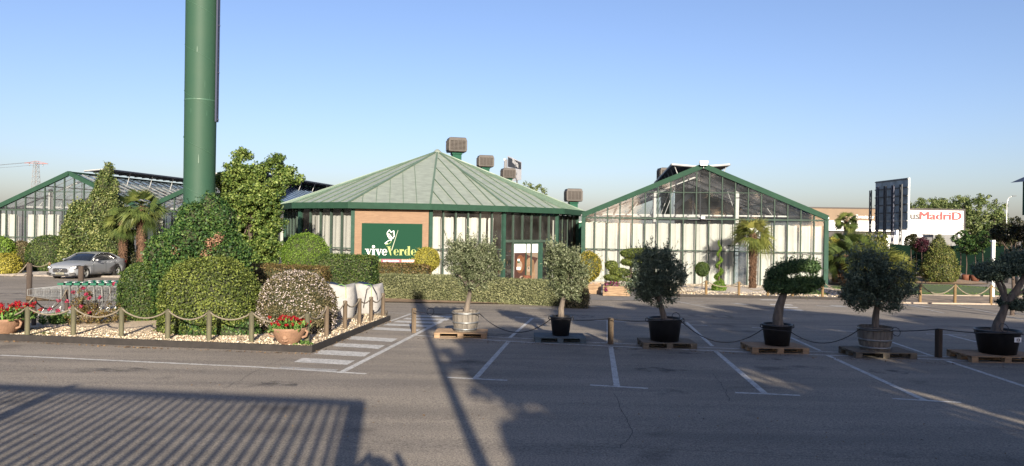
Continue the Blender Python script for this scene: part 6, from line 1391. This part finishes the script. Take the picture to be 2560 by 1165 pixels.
# billboard seen from behind
y = 78; b = at(2230, y); k = y / F; r = root('billboard', 'tall billboard seen from behind on steel lattice columns', 'billboard', b)
pL, pR = Vector(((2187 - 2230) * k, 0, 0)), Vector(((2274 - 2230) * k, -6, 0)); zA0, zA1 = z_(2187, 573, y), z_(2187, 455, y)
pR.x = (2270 - 1280) / F * (y - 6) - b.x
zB1 = z_(2274, 445, y - 6); zB0 = z_(2274, 574, y - 6); zt_, z0_ = (zA1 + zB1) / 2 + .1, (zA0 + zB0) / 2
M['bbback'] = mat('billboard_back_sheet', (.30, .36, .40), .5, metal=.4, noise=.4, nscale=1.2)
mb = MB(); mb.beam(Vector((pL.x, pL.y, (z0_ + zt_) / 2)), Vector((pR.x, pR.y, (z0_ + zt_) / 2)), .12, zt_ - z0_, M['bbback']); mb.build('panel', r)
d_ = (pR - pL); dn = Vector((d_.y, -d_.x, 0)).normalized()
mb = MB()
for z in np.linspace(z0_ + .1, zt_ - .1, 7): mb.beam(pL + dn * .1 + Vector((0, 0, z)), pR + dn * .1 + Vector((0, 0, z)), .08, .1, M['letterg'] if z > z0_ + 1 else M['galv'])
mb.build('cross_rails', r)
mb = MB(); mb.beam(pR + Vector((.05, 0, z0_)), pR + Vector((.05, 0, zt_)), .08, .12, M['white']); mb.build('edge_trim', r)
M['lattice'] = mat('dull_grey_lattice', (.05, .056, .06), .6, noise=.3)
for t_, cm in ((-.17, 'lattice'), (.06, 'blueblack'), (.3, 'lattice'), (.54, 'blueblack'), (.78, 'lattice')):
    a_ = pL + d_ * t_ + dn * .12; b_ = a_ + dn * .25 + d_.normalized() * .8; mb = MB(); zt2 = zt_ - (.6 if t_ > 0 else .9)
    for p_ in (a_, b_): mb.beam(p_ - Vector((0, 0, .1)), p_ + Vector((0, 0, zt2)), .10, .10, M[cm])
    nz = 9
    for j in range(nz):
        z0q, z1q = j * zt2 / nz, (j + 1) * zt2 / nz; mb.beam(a_ + Vector((0, 0, z0q)), b_ + Vector((0, 0, z0q)), .07, .07, M[cm]); mb.beam((a_ if j % 2 else b_) + Vector((0, 0, z0q)), (b_ if j % 2 else a_) + Vector((0, 0, z1q)), .06, .06, M[cm])
    mb.build('lattice_column', r)
# trees behind the billboards
for px, y, ty, rx, rz_, lab in ((2300, 120, 515, 3.6, 2.6, 'rounded tree right behind the billboard edge'), (2335, 124, 512, 3.2, 2.6, 'thin topped tree above the advertising wall lettering'), (2385, 122, 515, 3.6, 2.8, 'tree above the right end of the advertising wall'), (2440, 112, 535, 4.2, 4.6, 'largest green tree right of the advertising wall'), (2465, 106, 565, 3.0, 3.4, 'lower green tree beside the street lamp')):
    b = at(px, y); zc = z_(px, ty + 20, y); tree('roadside_tree', lab, b, [((0, 0, zc), (rx, rx, rz_)), ((rx * .4, 0, zc + rz_ * .3), (rx * .6, rx * .6, rz_ * .7)), ((-rx * .5, 0, zc - rz_ * .2), (rx * .6, rx * .6, rz_ * .7)), ((rx * .1, 0, zc - rz_ * .8), (rx * .8, rx * .8, rz_ * .7))], L_far, 200, 42, .55, .3, .2, zc * .5, .2, group='trees beyond the advertising wall')
# street lamp
y = 96; b = at(2514.5, y); sl2 = root('street_lamp', 'curved grey street lamp at the far right', 'street lamp', b); h1 = z_(2514, 515, y); h2 = z_(2514, 490, y); k = y / F
mb = MB(); mb.tube([(0, 0, 0), (0, 0, h1), (.04, 0, h1 + .5), (.22, 0, h1 + 1.0), (.45, 0, h2 - .1), (.75, 0, h2)], [.09, .06, .055, .05, .05, .045], M['galv'], 8); mb.build('pole', sl2)
mb = MB(); mb.box((.95, 0, h2 + .02), (.5, .2, .07), M['letterg']); mb.build('lamp_head', sl2)
# pylon far left
y = 330; b = at(88, y); k = y / F; py_ = root('power_pylon', 'lattice power pylon far behind the left greenhouse', 'pylon', b); ht = z_(88, 404, y); M['redsteel'] = mat('red_white_steel', (.25, .12, .12), .6)
mb = MB(); hw = 1.0
for j in range(14):
    z0q, z1q = j * ht / 14, (j + 1) * ht / 14; w0, w1 = 2.2 - 1.5 * j / 14, 2.2 - 1.5 * (j + 1) / 14
    for (sx, sy) in ((-1, -1), (1, -1), (1, 1), (-1, 1)): mb.beam((sx * w0, sy * w0, z0q), (sx * w1, sy * w1, z1q), .16, .16, M['galv'])
    mb.beam((-w0, -w0, z0q), (w0, -w0, z0q), .12, .12, M['galv']); mb.beam((-w0, w0, z0q), (w0, w0, z0q), .12, .12, M['galv']); mb.beam((-w0, -w0, z0q), (-w0, w0, z0q), .12, .12, M['galv']); mb.beam((w0, -w0, z0q), (w0, w0, z0q), .12, .12, M['galv'])
    for s_ in (-1, 1): mb.beam((-w0 * s_, -w0, z0q), (w1 * s_, -w1, z1q), .12, .12, M['galv']); mb.beam((-w0 * s_, w0, z0q), (w1 * s_, w1, z1q), .12, .12, M['galv'])
mb.build('tower', py_)
mb = MB(); mb.beam((-5.2, 0, ht - .6), (5.2, 0, ht - .9), .3, .3, M['redsteel']); mb.beam((-5.2, 0, ht - .8), (0, 0, ht + .3), .2, .2, M['redsteel']); mb.beam((5.2, 0, ht - .9), (0, 0, ht + .3), .2, .2, M['redsteel']); mb.tube([(-3, 0, ht - .7), (-3, 0, ht - 2)], .2, M['galv'], 5); mb.tube([(3, 0, ht - .8), (3, 0, ht - 2)], .2, M['galv'], 5); mb.build('crossarm', py_)
for s_, (xa, za) in ((-1, (-5, -.7)), (1, (5, -.9)), (0, (0, 0))):
    mb = MB(); mb.tube(rope_pts(Vector((xa, 0, ht + za)), Vector((xa - 170, -60, ht + za - 4)), 6, 14), .05, M['letterg'], 4, False); mb.build('power_line', py_)
# white billboard with grey panel behind the coolers
y = 130; b = at(1285, y); k = y / F; r = root('hoarding', 'white hoarding with a grey name panel rising behind the cone roof', 'billboard', b)
a_, c_ = PZ(1269, 390, y + 3) - b, PZ(1304, 404, y - 3) - b; z0_ = PZ(1285, 452, y).z - b.z
ztL, ztR = (PZ(1269, 389, y + 3) - b).z, (PZ(1304, 405, y - 3) - b).z
def hp(t, z): return Vector((a_.x + (c_.x - a_.x) * t, a_.y + (c_.y - a_.y) * t, z))
# the far edge is taller in the photo because the board is tilted with the roll of the ground: keep it upright and slightly stepped
mb = MB(); zt_ = (ztL + ztR) / 2; 
def quadp(mb, t0, t1, s0, s1, m, off=0):
    o_ = Vector((0, -off, 0)); Zt = lambda t: ztL + (ztR - ztL) * t
    f_ = lambda t, s_: hp(t, z0_ + (Zt(t) - z0_) * s_ - (0 if s_ else 0)) + o_
    mb.quad(f_(t0, s0), f_(t1, s0), f_(t1, s1), f_(t0, s1), m)
quadp(mb, 0, 1, 0, 1, M['white']); quadp(mb, 0, 1, 0, 1, M['white'], -.3); mb.build('board', r)
mb = MB(); quadp(mb, .04, .97, .58, .95, M['letterg'], .06); mb.build('name_panel', r)
ang_ = math.atan2(c_.y - a_.y, c_.x - a_.x); mid = hp(.56, z0_ + (ztL + ztR - 2 * z0_) / 2 * .70)
Tt = Matrix.Translation(mid + Vector((0, -.2, 0))) @ Matrix.Rotation(ang_, 4, 'Z') @ Matrix.Rotation(math.pi / 2, 4, 'X') @ Matrix(((1, 0, 0, 0), (-.45, 1, 0, 0), (0, 0, 1, 0), (0, 0, 0, 1)))
text('cantoy este', 1.5, 'lettering', r, Tt, M['letterw'], .03, sx=.40)
for z_o, s_ in ((-1.4, 'Construcción'), (-2.2, 'urbanización'), ): text(s_, .55, 'lettering', r, Matrix.Translation((0, 0, z_o)) @ Tt, M['lettergl'], 0, sx=.6)
mb = MB(); mb.tube([(hp(.3, 0)), hp(.3, z0_ + .2)], .15, M['galv'], 6); mb.tube([(hp(.7, 0)), hp(.7, z0_ + .2)], .15, M['galv'], 6); mb.box((hp(-.12, zt_ - 1.4)), (.5, .3, 3.2), M['darksteel']); mb.box(hp(-.22, zt_ - 1.6), (.2, .2, 4), M['white']); mb.build('post', r)
for px, py, lab in ((1315, 468, 'small treetop right under the hoarding'), (1345, 475, 'small treetop just right of the hoarding tree')):
    y = 95; b = at(px, y); zc = z_(px, py + 6, y); tree('distant_tree', lab, b, [((0, 0, zc), (1.1, 1, .9)), ((0, 0, zc - 1.6), (1.6, 1.4, 1.6))], L_far, 70, 34, .36, .22, .14, zc - 1, .15, group='treetops behind the pavilion roof')

# ------------------------------------------------------------------ behind the camera: what casts the long shadows on the asphalt
fc = Vector((0.05, -2.9, gz(-2.9))); r = root('slatted_fence', 'tall vertical slat fence standing beside the photographer', 'fence', fc); r.rotation_euler[2] = R(180 - 7.2) - 0
hf = 3.95
mb = MB(); mb.box((0, 0, hf / 2), (.24, .12, hf), M['green_post']); mb.build('post', r)
mb = MB(); mb.box((7.2, 0, hf), (14.6, .1, .12), M['green_post']); mb.build('top_rail', r)
mb = MB(); mb.box((7.2, 0, .3), (14.6, .06, .08), M['green_post']); mb.build('bottom_rail', r)
mb = MB()
for i in range(88): mb.box((.22 + i * .155, 0, hf / 2 + .1), (.075, .03, hf - .3), M['green_post'])
mb.build('slats', r)
for xx in (4.6, 9.4): mb = MB(); mb.box((xx, 0, hf / 2 + .05), (.14, .14, hf + .12), M['green_post']); mb.build('post', r)
q = Vector((1.58, -3.5, gz(-3.5))); r = root('banner_pole', 'tall thin pole with a narrow banner standing beside the photographer', 'pole', q)
mb = MB(); mb.tube([(0, 0, 0), (0, 0, 10.2)], [.095, .07], M['galv'], 10); mb.build('pole', r)
mb = MB(); mb.box((.2, 0, 8.4), (.42, .04, 3.3), M['white']); mb.build('banner', r)
for px_, y, hh, rr_, lab in ((5.2, -8, 8.0, 2.3, 'leafy tree behind the photographer, nearest the pole'), (9.8, -8, 11.0, 3.2, 'tall tree behind the photographer on the right'), (15.2, -9, 11.2, 3.2, 'second tall tree behind the photographer'), (20.0, -8, 9.8, 2.6, 'outermost tree behind the photographer')):
    b = Vector((px_, y, gz(y))); tree('plane_tree', lab, b, [((0, 0, hh - rr_ * .75), (rr_, rr_ * .8, rr_ * .75)), ((-rr_ * .6, 0, hh - rr_ * 1.6), (rr_ * .45, rr_ * .5, rr_ * .42)), ((rr_ * .55, .3, hh - rr_ * 1.75), (rr_ * .42, rr_ * .5, rr_ * .38)), ((0, 0, hh - rr_ * 1.45), (rr_ * .3, rr_ * .3, rr_ * .4)), ((-.2 * rr_, 0, hh - rr_ * 2.6), (rr_ * .95, rr_ * .8, rr_ * .6))], L_far, 420, 46, .5, .34, .26, hh * .4, .2, group='trees behind the photographer')
# the photographer on a low terrace, seen only as a shadow
mb = MB(); mb.box((0, -1.9, .41), (5, 3.4, .82), mat('terrace_concrete', (.3, .28, .25), .9, noise=.3)); struct('terrace', mb)
pp = root('person', 'photographer in dark clothes holding a phone up with both hands', 'person', (0, -.55, .82))
mesh = bpy.data.meshes.new('body'); J = [(0, 0, .98), (0, 0, 1.22), (0, 0, 1.44), (0, .01, 1.56), (0, .03, 1.70), (.19, 0, 1.44), (.34, .12, 1.30), (.13, .38, 1.62), (-.19, 0, 1.44), (-.34, .12, 1.30), (-.13, .38, 1.62), (.1, 0, .92), (.11, .02, .5), (.12, 0, .08), (.12, .15, .04), (-.1, 0, .92), (-.11, .02, .5), (-.12, 0, .08), (-.12, .15, .04)]
E_ = [(0, 1), (1, 2), (2, 3), (3, 4), (2, 5), (5, 6), (6, 7), (2, 8), (8, 9), (9, 10), (0, 11), (11, 12), (12, 13), (13, 14), (0, 15), (15, 16), (16, 17), (17, 18)]
mesh.from_pydata(J, E_, []); po = bpy.data.objects.new('b', mesh); COL.objects.link(po); sk = po.modifiers.new('s', 'SKIN'); po.modifiers.new('ss', 'SUBSURF').levels = 1
rad = [.15, .15, .15, .07, .135, .07, .055, .04, .07, .055, .04, .1, .07, .05, .04, .1, .07, .05, .04]
for v, rq in zip(mesh.skin_vertices[0].data, rad): v.radius = (rq, rq)
mesh.skin_vertices[0].data[0].use_root = True
me = bpy.data.meshes.new_from_object(po.evaluated_get(bpy.context.evaluated_depsgraph_get())); bpy.data.objects.remove(po); me.materials.clear(); me.materials.append(M['darksteel']); link('body', me, pp)
mb = MB(); mb.box((0, 0, 0), (.17, .01, .08), M['black']); o = mb.build('phone', None, (0, -.09, 2.27)); tag(o, 'black phone held up sideways by the photographer', 'phone')
print('D', len(bpy.data.objects))
